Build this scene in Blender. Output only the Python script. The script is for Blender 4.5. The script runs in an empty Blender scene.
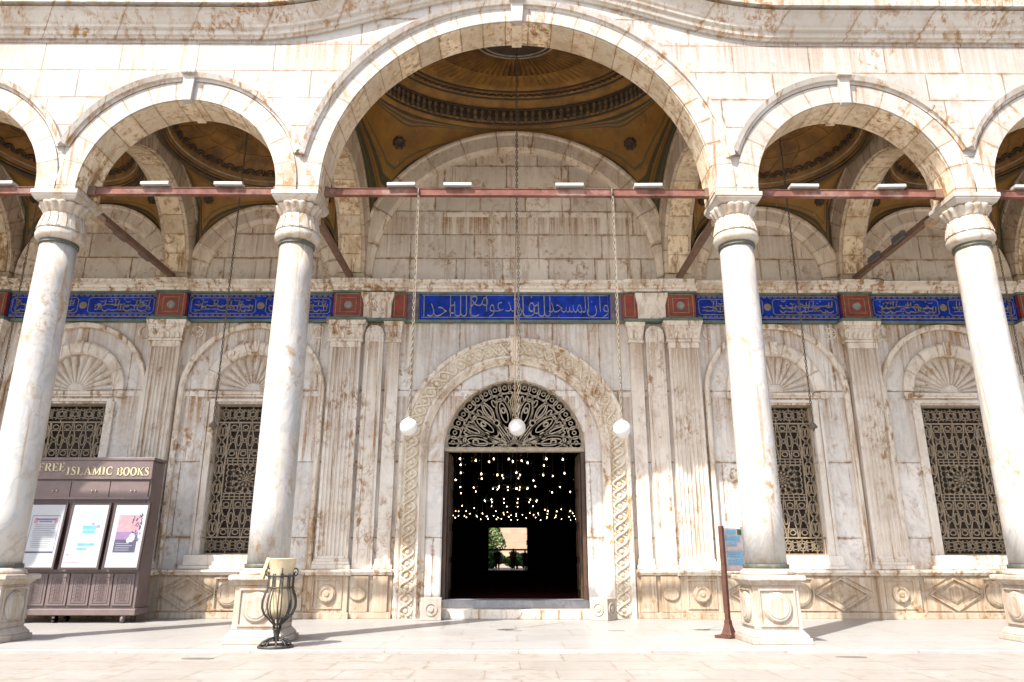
import bpy, math, random
from math import sin, cos, pi, radians, sqrt, atan2
from mathutils import Vector, Matrix
random.seed(7)
SC = bpy.context.scene
COL = SC.collection
# ------------------------------------------------------------------ layout (metres; X right, Y into the scene)
YC = 13.65            # column axis
YA0, YA1 = 13.24, 13.93   # arcade wall front / back
YW = 18.80            # facade plane
XC = (4.43, 9.20, 14.00)  # column axes (mirrored)
BAYS = (6.82, 11.60)
ZS = 8.50             # arch springing
R0, R1 = 3.98, 2.00   # arch radii, middle and side

# ------------------------------------------------------------------ mesh builder
class MB:
    def __init__(s): s.v = []; s.f = []; s.sm = []
    def add(s, vs, fs, smooth=False):
        b = len(s.v); s.v += [tuple(p) for p in vs]
        for f in fs: s.f.append(tuple(b + i for i in f)); s.sm.append(smooth)
        return s
    def box(s, x0, x1, y0, y1, z0, z1):
        return s.add([(x0,y0,z0),(x1,y0,z0),(x1,y1,z0),(x0,y1,z0),(x0,y0,z1),(x1,y0,z1),(x1,y1,z1),(x0,y1,z1)],
                     [(0,3,2,1),(4,5,6,7),(0,1,5,4),(1,2,6,5),(2,3,7,6),(3,0,4,7)])
    def loft(s, rings, closed=True, caps=True, loop=False, smooth=False):
        n = len(rings[0]); vs = [p for r in rings for p in r]; fs = []
        m = len(rings)
        for i in range(m if loop else m - 1):
            a, b = i * n, ((i + 1) % m) * n
            for j in range(n if closed else n - 1):
                k = (j + 1) % n
                fs.append((a + j, a + k, b + k, b + j))
        s.add(vs, fs, smooth)
        if caps and closed and not loop:
            b = len(s.v) - n * m
            s.f.append(tuple(b + i for i in reversed(range(n)))); s.sm.append(False)
            s.f.append(tuple(b + (m - 1) * n + i for i in range(n))); s.sm.append(False)
        return s
    def lathe(s, prof, n=32, c=(0, 0, 0), rf=None, smooth=True, caps=True):
        rings = []
        for i, (r, z) in enumerate(prof):
            rings.append([(c[0] + (r if rf is None else rf(r, z, 2*pi*j/n)) * cos(2*pi*j/n),
                           c[1] + (r if rf is None else rf(r, z, 2*pi*j/n)) * sin(2*pi*j/n), c[2] + z) for j in range(n)])
        return s.loft(rings, True, caps, False, smooth)
    def tube(s, pts, r, n=8, loop=False, smooth=True):
        pts = [Vector(p) for p in pts]; rings = []; m = len(pts); up = None
        for i, p in enumerate(pts):
            a = pts[(i - 1) % m] if (loop or i) else p
            b = pts[(i + 1) % m] if (loop or i < m - 1) else p
            t = (b - a).normalized()
            if up is None:
                up = Vector((0, 0, 1)) if abs(t.z) < .9 else Vector((1, 0, 0))
            u = (up - t * up.dot(t))
            if u.length < 1e-5: u = t.orthogonal()
            u.normalize(); up = u; w = t.cross(u)
            rr = r[i] if isinstance(r, (list, tuple)) else r
            rings.append([p + (u * cos(2*pi*j/n) + w * sin(2*pi*j/n)) * rr for j in range(n)])
        return s.loft(rings, True, True, loop, smooth)
    def arch(s, prof, cx, cz, n=48, a0=0., a1=pi, leg=None, smooth=False):
        """closed profile of (radius, y) swept round (cx, cz); leg = z the two legs run down to"""
        rings = []
        if leg is not None: rings.append([(cx + r, y, leg) for r, y in prof])
        for i in range(n + 1):
            a = a0 + (a1 - a0) * i / n
            rings.append([(cx + r * cos(a), y, cz + r * sin(a)) for r, y in prof])
        if leg is not None: rings.append([(cx - r, y, leg) for r, y in prof])
        return s.loft(rings, True, True, False, smooth)
    def strip(s, pts, w, y0, y1, loop=False):
        """flat ribbon in the XZ plane, y0..y1 thick; pts (x, z)"""
        m = len(pts); rings = []
        for i in range(m):
            a = pts[(i - 1) % m] if (loop or i) else pts[i]
            b = pts[(i + 1) % m] if (loop or i < m - 1) else pts[i]
            dx, dz = b[0] - a[0], b[1] - a[1]; l = sqrt(dx*dx + dz*dz) or 1
            nx, nz = -dz / l, dx / l
            h = (w[i] if isinstance(w, (list, tuple)) else w) / 2
            x, z = pts[i]
            rings.append([(x + nx*h, y0, z + nz*h), (x - nx*h, y0, z - nz*h), (x - nx*h, y1, z - nz*h), (x + nx*h, y1, z + nz*h)])
        return s.loft(rings, True, True, loop)
    def ring(s, cx, cz, rx, rz, w, y0, y1, n=20):
        return s.strip([(cx + rx*cos(2*pi*i/n), cz + rz*sin(2*pi*i/n)) for i in range(n)], w, y0, y1, True)
    def disc(s, cx, cz, r, y0, y1, n=28, bev=.02, rz=None):
        """raised round boss facing -Y (front at y0)"""
        rz = rz or r
        mk = lambda q, y: [(cx + (r - q)*cos(2*pi*i/n), y, cz + (rz - q)*sin(2*pi*i/n)) for i in range(n)]
        return s.loft([mk(0, y1), mk(0, y0 + bev), mk(bev, y0)], True, True)
    def plate(s, outer, holes, y0, y1):
        cu = bpy.data.curves.new('tmp', 'CURVE'); cu.dimensions = '2D'; cu.fill_mode = 'BOTH'; cu.extrude = (y1 - y0) / 2
        for pl in [outer] + holes:
            sp = cu.splines.new('POLY'); sp.points.add(len(pl) - 1)
            for p, q in zip(sp.points, pl): p.co = (q[0], q[1], 0, 1)
            sp.use_cyclic_u = True
        o = bpy.data.objects.new('tmp', cu); COL.objects.link(o)
        bpy.context.view_layer.update()
        me = bpy.data.meshes.new_from_object(o.evaluated_get(bpy.context.evaluated_depsgraph_get()))
        ym = (y0 + y1) / 2
        s.add([(p.co.x, ym - p.co.z, p.co.y) for p in me.vertices], [tuple(f.vertices) for f in me.polygons])
        bpy.data.objects.remove(o); bpy.data.curves.remove(cu); bpy.data.meshes.remove(me)
        return s
    def xf(s, m):
        s.v = [tuple(m @ Vector(p)) for p in s.v]; return s
    def build(s, name, mat, parent=None, origin=None, bevel=0, weld=False):
        me = bpy.data.meshes.new(name)
        base = Vector((0, 0, 0))
        q = parent
        while q is not None: base += q.location; q = q.parent
        org = Vector(origin) if origin is not None else base
        me.from_pydata([tuple(Vector(p) - org) for p in s.v], [], s.f)
        me.polygons.foreach_set('use_smooth', s.sm)
        me.materials.append(MAT[mat])
        me.update()
        o = bpy.data.objects.new(name, me); COL.objects.link(o)
        if parent is not None: o.parent = parent
        o.location = org - base
        if bevel:
            b = o.modifiers.new('bevel', 'BEVEL'); b.width = bevel; b.segments = 2; b.limit_method = 'ANGLE'; b.angle_limit = radians(40)
        return o

def tag(o, label=None, cat=None, group=None, kind=None):
    for k, v in (('label', label), ('category', cat), ('group', group), ('kind', kind)):
        if v: o[k] = v
    return o
def thing(name, loc, label, cat, group=None):
    o = bpy.data.objects.new(name, None); COL.objects.link(o); o.location = loc; o.empty_display_size = .2
    return tag(o, label, cat, group)
def copy_tree(o, loc=None, label=None, parent=None):
    c = o.copy(); COL.objects.link(c)
    if parent is not None: c.parent = parent
    if loc is not None: c.location = loc
    if label: c['label'] = label
    for ch in list(o.children): copy_tree(ch, None, None, c)
    return c

# ------------------------------------------------------------------ materials
MAT = {}
class NT:
    def __init__(s, name):
        m = bpy.data.materials.new(name); m.use_nodes = True; s.m = m; s.t = m.node_tree; s.t.nodes.clear()
        s.out = s.t.nodes.new('ShaderNodeOutputMaterial'); s.bs = s.t.nodes.new('ShaderNodeBsdfPrincipled')
        s.t.links.new(s.bs.outputs[0], s.out.inputs[0]); MAT[name] = m
    def n(s, typ, **kw):
        nd = s.t.nodes.new('ShaderNode' + typ)
        for k, v in kw.items():
            if k.startswith('i_'):
                key = k[2:]; key = int(key) if key.isdigit() else key.replace('_', ' ')
                if isinstance(v, bpy.types.NodeSocket): s.t.links.new(v, nd.inputs[key])
                else: nd.inputs[key].default_value = v
            else: setattr(nd, k, v)
        return nd
    def math(s, op, a, b=0., c=0.):
        nd = s.n('Math', operation=op)
        for i, v in enumerate((a, b, c)):
            if isinstance(v, bpy.types.NodeSocket): s.t.links.new(v, nd.inputs[i])
            else: nd.inputs[i].default_value = v
        return nd.outputs[0]
    def mix(s, fac, a, b, mode='MIX'):
        nd = s.n('Mix', data_type='RGBA', blend_type=mode)
        for i, v in ((0, fac), (6, a), (7, b)):
            if isinstance(v, bpy.types.NodeSocket): s.t.links.new(v, nd.inputs[i])
            else: nd.inputs[i].default_value = (v if i == 0 else (*v, 1))
        return nd.outputs[2]
    def noise(s, vec, scale, detail=5, rough=.6, dist=0):
        return s.n('TexNoise', i_Vector=vec, i_Scale=scale, i_Detail=detail, i_Roughness=rough, i_Distortion=dist).outputs[0]
    def ramp(s, v, a, b):
        nd = s.n('MapRange', clamp=True, i_0=v, i_1=a, i_2=b); return nd.outputs[0]
    def scalev(s, vec, k):
        return s.n('VectorMath', operation='MULTIPLY', i_0=vec, i_1=k).outputs[0]
    def link(s, a, b): s.t.links.new(a, b)
    def bs_in(s, **kw):
        for k, v in kw.items():
            k = k.replace('_', ' ')
            if isinstance(v, bpy.types.NodeSocket): s.link(v, s.bs.inputs[k])
            else: s.bs.inputs[k].default_value = v if not isinstance(v, tuple) else ((*v, 1) if len(v) == 3 else v)

def stone(name, base, base2, stain=(.33, .21, .11), amt=.5, blocks=None, arch=0, rough=.55, bump=.25, vein=0, joint=(.30, .21, .13), floor=False, cover=.55, pits=.4, jw=.010, blockvar=.12, ledges=()):
    t = NT(name); P = t.n('NewGeometry').outputs['Position']
    sep = t.n('SeparateXYZ', i_0=P)
    x, y, z = sep.outputs
    col = t.mix(t.ramp(t.noise(P, .9, 6, .65), .35, .65), base, base2)
    if vein:
        vz = t.noise(t.scalev(P, (1, 1, .55)), 1.3, 7, .62, 1.6)
        band = t.math('SUBTRACT', 1, t.ramp(t.math('ABSOLUTE', t.math('SUBTRACT', vz, .5)), 0, .045))
        col = t.mix(t.math('MULTIPLY', band, vein), col, (.34, .35, .37))
        col = t.mix(t.math('MULTIPLY', t.ramp(t.noise(P, 2.2, 8, .7, .8), .52, .72), vein * .9), col, (.46, .47, .49))
    jm = None; halo = None
    if blocks:
        w, h = blocks
        u = t.math('ADD', x, y) if not floor else x
        v = z if not floor else y
        wob = t.math('MULTIPLY', t.math('SUBTRACT', t.noise(P, 3, 3), .5), .025)
        vec = t.n('CombineXYZ', i_0=t.math('ADD', u, wob), i_1=t.math('ADD', v, wob)).outputs[0]
        br = t.n('TexBrick', offset=.5, offset_frequency=2, squash=.72, squash_frequency=3, i_Vector=vec, i_Scale=1.0, i_Mortar_Size=jw, i_Mortar_Smooth=.25, i_Bias=0., i_Brick_Width=w, i_Row_Height=h,
                 i_Color1=(1, 1, 1, 1), i_Color2=(0, 0, 0, 1), i_Mortar=(.5, .5, .5, 1))
        jm = br.outputs['Fac']; tone = br.outputs['Color']
        b2 = t.n('TexBrick', offset=.5, offset_frequency=2, squash=.72, squash_frequency=3, i_Vector=vec, i_Scale=1.0, i_Mortar_Size=.075, i_Mortar_Smooth=1., i_Bias=0., i_Brick_Width=w, i_Row_Height=h)
        halo = b2.outputs['Fac']
    if arch:
        ob = t.n('SeparateXYZ', i_0=t.n('TexCoord').outputs['Object'])
        ang = t.math('ARCTAN2', ob.outputs[2], ob.outputs[0])
        k = t.math('MULTIPLY', ang, arch / pi)
        k = t.math('ADD', k, t.math('MULTIPLY', t.math('SUBTRACT', t.noise(P, 2.2, 2), .5), .07))
        fr = t.math('FRACT', k); dist = t.math('ABSOLUTE', t.math('SUBTRACT', fr, .5))
        jm = t.ramp(dist, .474, .494); halo = t.ramp(dist, .36, .5)
        wn = t.n('TexWhiteNoise', noise_dimensions='1D'); t.link(t.math('ADD', t.math('FLOOR', k), 3.3), wn.inputs['W'])
        tone = wn.outputs[0]
    if jm is not None:
        g = t.math('ADD', 1 - blockvar, t.math('MULTIPLY', tone, blockvar * 1.25))
        cg = t.n('CombineColor'); [t.link(g, cg.inputs[i]) for i in range(3)]
        col = t.mix(1., col, cg.outputs[0], 'MULTIPLY')
    # rust brown stains: soft clouds plus vertical runs, and darker pits
    where = t.ramp(t.noise(t.scalev(P, (1, 1, .7)), .95, 4, .6), cover - .06, cover + .12)
    crisp = t.ramp(t.noise(t.scalev(P, (1, 1, .75)), 5.5, 10, .74, .5), .485, .60)
    soft = t.ramp(t.noise(t.scalev(P, (1, 1, .6)), 1.3, 8, .7, .4), cover + .03, cover + .17)
    runs = t.ramp(t.noise(t.scalev(P, (5.5, 5.5, .30) if not floor else (2, 2, 2)), 1.0, 7, .72), cover + .03, cover + .13)
    for L in ledges:   # rain runs that start under a ledge and thin out downwards
        near = t.math('MULTIPLY', t.ramp(z, L - 1.6, L), t.math('LESS_THAN', z, L + .02))
        fine = t.ramp(t.noise(t.scalev(P, (9, 9, .22)), 1.0, 6, .7), .60 - .0, .40)
        fine = t.math('SUBTRACT', 1, fine)
        runs = t.math('MAXIMUM', runs, t.math('MULTIPLY', t.math('MULTIPLY', fine, near), .95))
    st = t.math('MAXIMUM', t.math('MULTIPLY', where, crisp), t.math('MAXIMUM', t.math('MULTIPLY', soft, .55), t.math('MULTIPLY', runs, .75)))
    if halo is not None:
        st = t.math('MAXIMUM', st, t.math('MULTIPLY', halo, t.ramp(t.noise(P, 3.6, 8, .7), .44, .62)))
    if jm is not None: st = t.math('MULTIPLY', st, t.math('ADD', .58, t.math('MULTIPLY', tone, .75)))
    st = t.math('MINIMUM', 1., t.math('MULTIPLY', st, amt))
    st = t.math('MULTIPLY', st, t.math('ADD', .5, t.math('MULTIPLY', t.noise(P, 11, 4), 1.0)))
    col = t.mix(st, col, stain)
    pit = t.math('MULTIPLY', t.ramp(t.noise(P, 14, 5, .7), .62, .70), t.math('MULTIPLY', pits, t.ramp(t.noise(P, 1.6, 4), .42, .62)))
    col = t.mix(pit, col, tuple(c * .55 for c in stain))
    hgt = t.math('ADD', t.math('MULTIPLY', t.noise(P, 22, 6, .65), .5), t.math('MULTIPLY', pit, -1.2))
    if jm is not None:
        jf = t.math('MULTIPLY', jm, t.math('ADD', .35, t.math('MULTIPLY', t.ramp(t.noise(P, 2.3, 4), .35, .6), .55)))
        col = t.mix(jf, col, joint)
        hgt = t.math('ADD', hgt, t.math('MULTIPLY', jm, -1.5))
    b = t.n('Bump', i_Strength=bump, i_Distance=.02, i_Height=hgt)
    t.bs_in(Base_Color=col, Roughness=rough, Normal=b.outputs[0])
    t.bs.inputs['Specular IOR Level'].default_value = .3
    return t
def paint(name, col, rough=.5, metal=0., var=.15, scale=6, dirt=None, bump=0, spec=.5):
    t = NT(name); P = t.n('NewGeometry').outputs['Position']
    c2 = tuple(max(0, c * (1 - var * 1.6)) for c in col); c1 = tuple(min(1, c * (1 + var)) for c in col)
    cc = t.mix(t.ramp(t.noise(P, scale, 6, .65), .3, .7), c1, c2)
    if dirt: cc = t.mix(t.math('MULTIPLY', t.ramp(t.noise(P, scale * .7, 8, .7), .5, .68), .75), cc, dirt)
    t.bs_in(Base_Color=cc, Roughness=rough, Metallic=metal)
    t.bs.inputs['Specular IOR Level'].default_value = spec
    if bump: t.bs_in(Normal=t.n('Bump', i_Strength=bump, i_Distance=.01, i_Height=t.noise(P, scale * 5, 4)).outputs[0])
    return t
def glow(name, col, k):
    t = NT(name); t.bs_in(Base_Color=col, Emission_Color=col, Emission_Strength=k); return t

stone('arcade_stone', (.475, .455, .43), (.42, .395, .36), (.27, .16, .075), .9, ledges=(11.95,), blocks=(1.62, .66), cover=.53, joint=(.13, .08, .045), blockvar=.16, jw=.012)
for nm, k in (('arch_stone', 13), ('arch_stone_wide', 25)): stone(nm, (.48, .455, .42), (.425, .39, .345), (.28, .16, .065), .95, arch=k, cover=.52, joint=(.20, .125, .065), blockvar=.16)
for nm, k in (('soffit_stone', 13), ('soffit_stone_wide', 25)): stone(nm, (.80, .69, .53), (.71, .58, .41), (.29, .15, .05), .9, arch=k, cover=.475, joint=(.24, .14, .065), blockvar=.30, pits=1., bump=.5)
stone('cornice_stone', (.57, .54, .50), (.49, .45, .395), (.30, .17, .07), 1.15, blocks=(1.55, 9.), cover=.50, joint=(.22, .14, .08), jw=.012, pits=.7)
stone('column_marble', (.56, .54, .505), (.48, .455, .415), (.34, .225, .12), 1., ledges=(7.40,), vein=.6, rough=.35, bump=.06, cover=.52, pits=.25)
stone('capital_stone', (.54, .50, .44), (.47, .42, .35), (.30, .18, .085), .9, rough=.5, cover=.49, pits=.6)
stone('pedestal_stone', (.49, .46, .415), (.43, .39, .335), (.33, .19, .085), 1., ledges=(1.02,), rough=.5, cover=.53)
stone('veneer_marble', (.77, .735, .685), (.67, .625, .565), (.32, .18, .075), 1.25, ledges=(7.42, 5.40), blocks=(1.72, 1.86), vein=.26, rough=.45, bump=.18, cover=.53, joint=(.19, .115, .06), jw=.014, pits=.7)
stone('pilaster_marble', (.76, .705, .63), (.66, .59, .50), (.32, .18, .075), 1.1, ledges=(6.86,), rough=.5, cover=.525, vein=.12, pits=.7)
stone('trim_stone', (.76, .70, .61), (.68, .605, .505), (.30, .16, .06), 1.25, rough=.55, cover=.49, pits=1.)
stone('carved_stone', (.74, .66, .54), (.64, .55, .42), (.34, .19, .075), .85, rough=.55, cover=.50, pits=.8)
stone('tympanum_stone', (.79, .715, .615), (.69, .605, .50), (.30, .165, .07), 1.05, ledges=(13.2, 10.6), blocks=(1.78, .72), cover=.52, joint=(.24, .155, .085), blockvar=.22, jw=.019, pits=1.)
stone('wall_arch_stone', (.77, .68, .56), (.68, .58, .455), (.33, .185, .08), .85, arch=13, cover=.51, joint=(.2, .125, .065), blockvar=.2, pits=.9)
stone('shell_arch_stone', (.76, .70, .62), (.68, .61, .515), (.31, .19, .09), .8, arch=7, cover=.52, joint=(.26, .17, .09), blockvar=.12, pits=.7)
stone('cross_arch_stone', (.80, .68, .50), (.68, .54, .36), (.29, .155, .055), .9, arch=13, cover=.47, joint=(.26, .16, .075), blockvar=.3, pits=1., bump=.5)
stone('cross_side_stone', (.60, .50, .385), (.50, .40, .295), (.22, .13, .065), .8, arch=21, cover=.50, joint=(.19, .12, .06), blockvar=.25, pits=.9)
stone('dado_stone', (.55, .475, .375), (.44, .36, .265), (.26, .145, .06), 1., ledges=(1.0,), cover=.475, pits=1.)
stone('floor_marble', (.375, .365, .35), (.335, .32, .30), (.28, .21, .14), .55, blocks=(2.1, 1.05), floor=True, rough=.4, bump=.05, vein=.3, cover=.55, joint=(.225, .19, .15), jw=.008, blockvar=.08)
stone('court_slab', (.345, .32, .288), (.30, .272, .238), (.21, .15, .095), .6, blocks=(1.3, .82), floor=True, rough=.5, bump=.1, vein=.15, cover=.53, joint=(.205, .155, .11), jw=.009, blockvar=.10)
stone('sill_marble', (.26, .265, .28), (.19, .195, .21), (.3, .26, .2), .3, vein=.5, rough=.4)
stone('sand_wall', (.50, .37, .26), (.44, .32, .22), (.3, .2, .12), .4, blocks=(1.2, .5))
paint('grille_iron', (.29, .225, .15), .6, 0, .2, 9, (.20, .15, .095))
paint('fanlight_iron', (.38, .315, .225), .55, 0, .2, 9, (.2, .16, .11))
paint('backing_dark', (.050, .032, .020), .6, 0, .3, 5)  # dark brown that stands for the dim interior behind the grilles
paint('door_wood', (.085, .045, .026), .5, 0, .3, 5)
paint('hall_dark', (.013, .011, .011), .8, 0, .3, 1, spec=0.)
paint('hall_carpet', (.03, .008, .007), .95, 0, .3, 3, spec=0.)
paint('red_panel', (.24, .036, .015), .55, 0, .3, 4, (.17, .05, .025))
paint('green_fillet', (.10, .155, .115), .55, 0, .3, 4, (.22, .18, .12))
paint('blue_panel', (.004, .035, .36), .55, 0, .4, 4, (.008, .018, .11), spec=.15)
paint('violet_panel', (.13, .10, .13), .6, 0, .3, 5, (.2, .16, .13))
paint('gold_paint', (.235, .20, .125), .5, 0, .25, 8)
paint('dull_gold', (.25, .25, .225), .5, 0, .3, 9)
paint('ring_green', (.085, .095, .075), .5, 0, .3, 6, (.22, .17, .1))
paint('beam_red', (.185, .08, .06), .75, 0, .3, 3, (.33, .24, .20), .25, spec=.2)
paint('tie_brown', (.17, .095, .06), .65, 0, .25, 4, (.09, .055, .04), .2)
paint('tie_wood', (.44, .31, .19), .7, 0, .2, 5)
paint('flood_white', (.42, .415, .40), .4, 0, .05)
paint('flood_grey', (.10, .095, .09), .5)
paint('chain_steel', (.27, .225, .165), .5, .2, .2, 20)
paint('chain_dark', (.13, .105, .08), .6, .2, .2, 20)
paint('globe_glass', (.70, .69, .665), .25, 0, .02)
paint('case_mauve', (.165, .122, .116), .5, 0, .12, 4)
paint('case_dark', (.060, .036, .033), .5, 0, .12, 4)
paint('letter_gold', (.56, .49, .29), .4, 0, .05)
paint('poster_white', (.40, .42, .44), .3, 0, .02)
paint('ink_grey', (.22, .22, .27), .6, 0, .1)
paint('ink_violet', (.20, .12, .25), .6, 0, .1)
paint('ink_cyan', (.10, .33, .42), .6, 0, .1)
paint('ink_pale', (.33, .41, .46), .6, 0, .1)
paint('ink_pink', (.40, .22, .25), .6, 0, .2, 5)
paint('ink_navy', (.055, .05, .10), .6, 0, .2, 5)
paint('knob_brass', (.75, .62, .38), .3, .6)
paint('bin_iron', (.055, .05, .045), .5, .3, .3, 12)
paint('bin_liner', (.62, .50, .32), .6, 0, .15, 5, (.45, .34, .2))
paint('sign_brown', (.095, .036, .022), .5, 0, .2, 6)
paint('sign_board', (.66, .60, .60), .4, 0, .1, 6)
paint('sign_blue', (.20, .48, .72), .4, 0, .1, 6)
paint('sign_pink', (.72, .52, .52), .4, 0, .1, 6)
paint('sign_green', (.03, .12, .04), .4)
paint('drain_dark', (.16, .14, .12), .6)
paint('skin', (.33, .19, .12), .6); paint('hair', (.02, .015, .01), .6)
paint('cloth_dark', (.03, .03, .04), .9); paint('cloth_brown', (.5, .2, .04), .9); paint('cloth_grey', (.05, .05, .05), .9)
paint('leaf', (.10, .20, .03), .6, 0, .5, 2); paint('bark', (.13, .09, .06), .8)
paint('rail_black', (.02, .02, .02), .5)
glow('bulb', (1., .78, .52), 13.)
g = NT('lamp_glass'); gt = g.n('BsdfTransparent'); gg = g.n('BsdfGlossy', i_Roughness=.08); gg.inputs[0].default_value = (.8, .75, .65, 1)
mx = g.n('MixShader', i_0=.10); g.link(gt.outputs[0], mx.inputs[1]); g.link(gg.outputs[0], mx.inputs[2]); g.link(mx.outputs[0], g.out.inputs[0]); gt.inputs[0].default_value = (.9, .87, .8, 1)

# painted vault: amber ground with darker ornament; UV v runs 0 (ring) .. 1 (arches)
t = NT('vault_paint'); P = t.n('NewGeometry').outputs['Position']
uv = t.n('SeparateXYZ', i_0=t.n('UVMap').outputs[0]); vv = uv.outputs[1]
amber = t.mix(t.ramp(t.noise(P, 1.5, 7, .7), .3, .7), (.33, .165, .026), (.19, .09, .016))
def band(t, v, a, b, soft=.008):
    return t.math('MULTIPLY', t.ramp(v, a - soft, a + soft), t.math('SUBTRACT', 1, t.ramp(v, b - soft, b + soft)))
cc = t.mix(band(t, vv, .56, .585), amber, (.08, .085, .035))
cc = t.mix(band(t, vv, .66, .73), cc, (.055, .052, .022))
cc = t.mix(band(t, vv, .755, .785), cc, (.13, .075, .02))
cc = t.mix(band(t, vv, .80, 1.2), cc, (.06, .045, .018))
cc = t.mix(band(t, vv, .88, .91), cc, (.075, .085, .045))
cc = t.mix(band(t, vv, -.2, .06), cc, (.05, .04, .02))
cc = t.mix(band(t, vv, .09, .13), cc, (.07, .07, .035))
cc = t.mix(band(t, vv, .16, .18), cc, (.06, .05, .02))
wear = t.ramp(t.noise(P, 2.6, 9, .72), .56, .66)
cc = t.mix(t.math('MULTIPLY', wear, .55), cc, (.12, .055, .02))
cc = t.mix(t.math('MULTIPLY', t.ramp(t.noise(P, 7, 6, .7), .63, .68), .5), cc, (.42, .32, .2))
t.bs_in(Base_Color=cc, Roughness=.7)
paint('dome_amber', (.30, .147, .022), .65, 0, .35, 1.6, (.15, .07, .015))
paint('dome_flute', (.23, .11, .02), .65, 0, .35, 2, (.075, .033, .012))
paint('dome_dark', (.055, .038, .022), .65, 0, .3, 4, (.10, .066, .03))
paint('dome_relief', (.20, .145, .08), .65, 0, .4, 5, (.07, .05, .03))
paint('dome_light', (.30, .27, .20), .6, 0, .3, 5)

# ------------------------------------------------------------------ ground
def structure(o): return tag(o, kind='structure')
structure(MB().box(-19, 19, 12.42, 19.4, -.3, 0.).build('portico_pavement', 'floor_marble', bevel=.012))
structure(MB().add([(-300, -300, -.045), (300, -300, -.045), (300, 12.6, -.045), (-300, 12.6, -.045)], [(0, 1, 2, 3)]).build('courtyard_ground', 'court_slab'))
structure(MB().add([(-300, 62.6, .36), (300, 62.6, .36), (300, 400, .36), (-300, 400, .36)], [(0, 1, 2, 3)]).build('terrace_ground', 'court_slab'))
for (px, py, lab) in ((-.05, 15.55, 'small dark floor slot in the paving before the doorway, left of its twin'), (1.98, 15.55, 'small dark floor slot in the paving by the right hand door post'),
                      (3.95, 15.75, 'small dark floor slot in the paving behind the brown sign'), (5.02, 11.95, 'dark oval drain in the courtyard slabs in front of the column by the sign'),
                      (-4.75, 11.75, 'dark oval drain in the courtyard slabs beside the wire bin')):
    z = .0 if py > 12.4 else -.045
    m = MB(); d = thing('floor_drain', (px, py, z), lab, 'drain', 'drains in the paving')
    n = 24; rx, ry = (.17, .045) if z == 0 else (.24, .10)
    m.loft([[(px + k*rx*cos(2*pi*i/n), py + k*ry*sin(2*pi*i/n), z + h) for i in range(n)] for k, h in ((1, -.02), (1, .006), (.9, .006), (.86, .003))]); m.build('drain_cover', 'drain_dark', d)

# ------------------------------------------------------------------ mosque facade
FA = thing('mosque_building', (0, YW, 0), 'weathered marble mosque front with blue calligraphy band, fluted pilasters and tall arched doorway', 'mosque')
def semi(cx, cz, r, n=40, a0=0., a1=pi): return [(cx + r*cos(a0 + (a1-a0)*i/n), cz + r*sin(a0 + (a1-a0)*i/n)) for i in range(n + 1)]
WX = [s * b for b in (6.85, 11.48) for s in (-1, 1)]
WW, WZ0, WZ1 = .89, 1.45, 5.22
DZ, DR = 4.05, 1.80    # door arch centre height and radius
holes = [[(x - WW, WZ0), (x + WW, WZ0), (x + WW, WZ1), (x - WW, WZ1)] for x in WX]
holes += [semi(x, 5.56, 1.0, 32) for x in WX]
holes.append([(-DR, .395), (DR, .395)] + semi(0, DZ, DR))
MB().plate([(-19, 0), (19, 0), (19, 8.5), (-19, 8.5)], holes, YW, YW + .55).build('lower_wall', 'veneer_marble', FA)
MB().plate([(-19, 8.5), (19, 8.5), (19, 15.4), (-19, 15.4)], [], YW + .12, YW + .55).build('upper_wall', 'tympanum_stone', FA)
# hall behind
H0, H1, HX, HZ = YW + .56, 62., 22., 16.
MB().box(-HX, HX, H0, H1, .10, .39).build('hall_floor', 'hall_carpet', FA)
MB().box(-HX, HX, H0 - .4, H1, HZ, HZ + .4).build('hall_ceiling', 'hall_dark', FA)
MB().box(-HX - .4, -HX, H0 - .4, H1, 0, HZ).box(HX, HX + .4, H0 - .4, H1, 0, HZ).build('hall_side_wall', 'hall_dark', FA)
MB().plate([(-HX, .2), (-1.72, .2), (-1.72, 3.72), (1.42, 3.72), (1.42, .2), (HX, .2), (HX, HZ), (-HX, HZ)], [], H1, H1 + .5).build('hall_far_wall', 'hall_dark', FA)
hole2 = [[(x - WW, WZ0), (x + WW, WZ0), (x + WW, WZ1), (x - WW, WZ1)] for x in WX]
MB().plate([(-HX, .2), (-DR, .2), (-DR, DZ)] + [(DR*cos(pi - pi*i/24), DZ + DR*sin(pi*i/24)) for i in range(1, 24)] + [(DR, DZ), (DR, .2), (HX, .2), (HX, HZ), (-HX, HZ)], [], YW + .553, YW + .60).build('hall_front_wall', 'hall_dark', FA)

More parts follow.
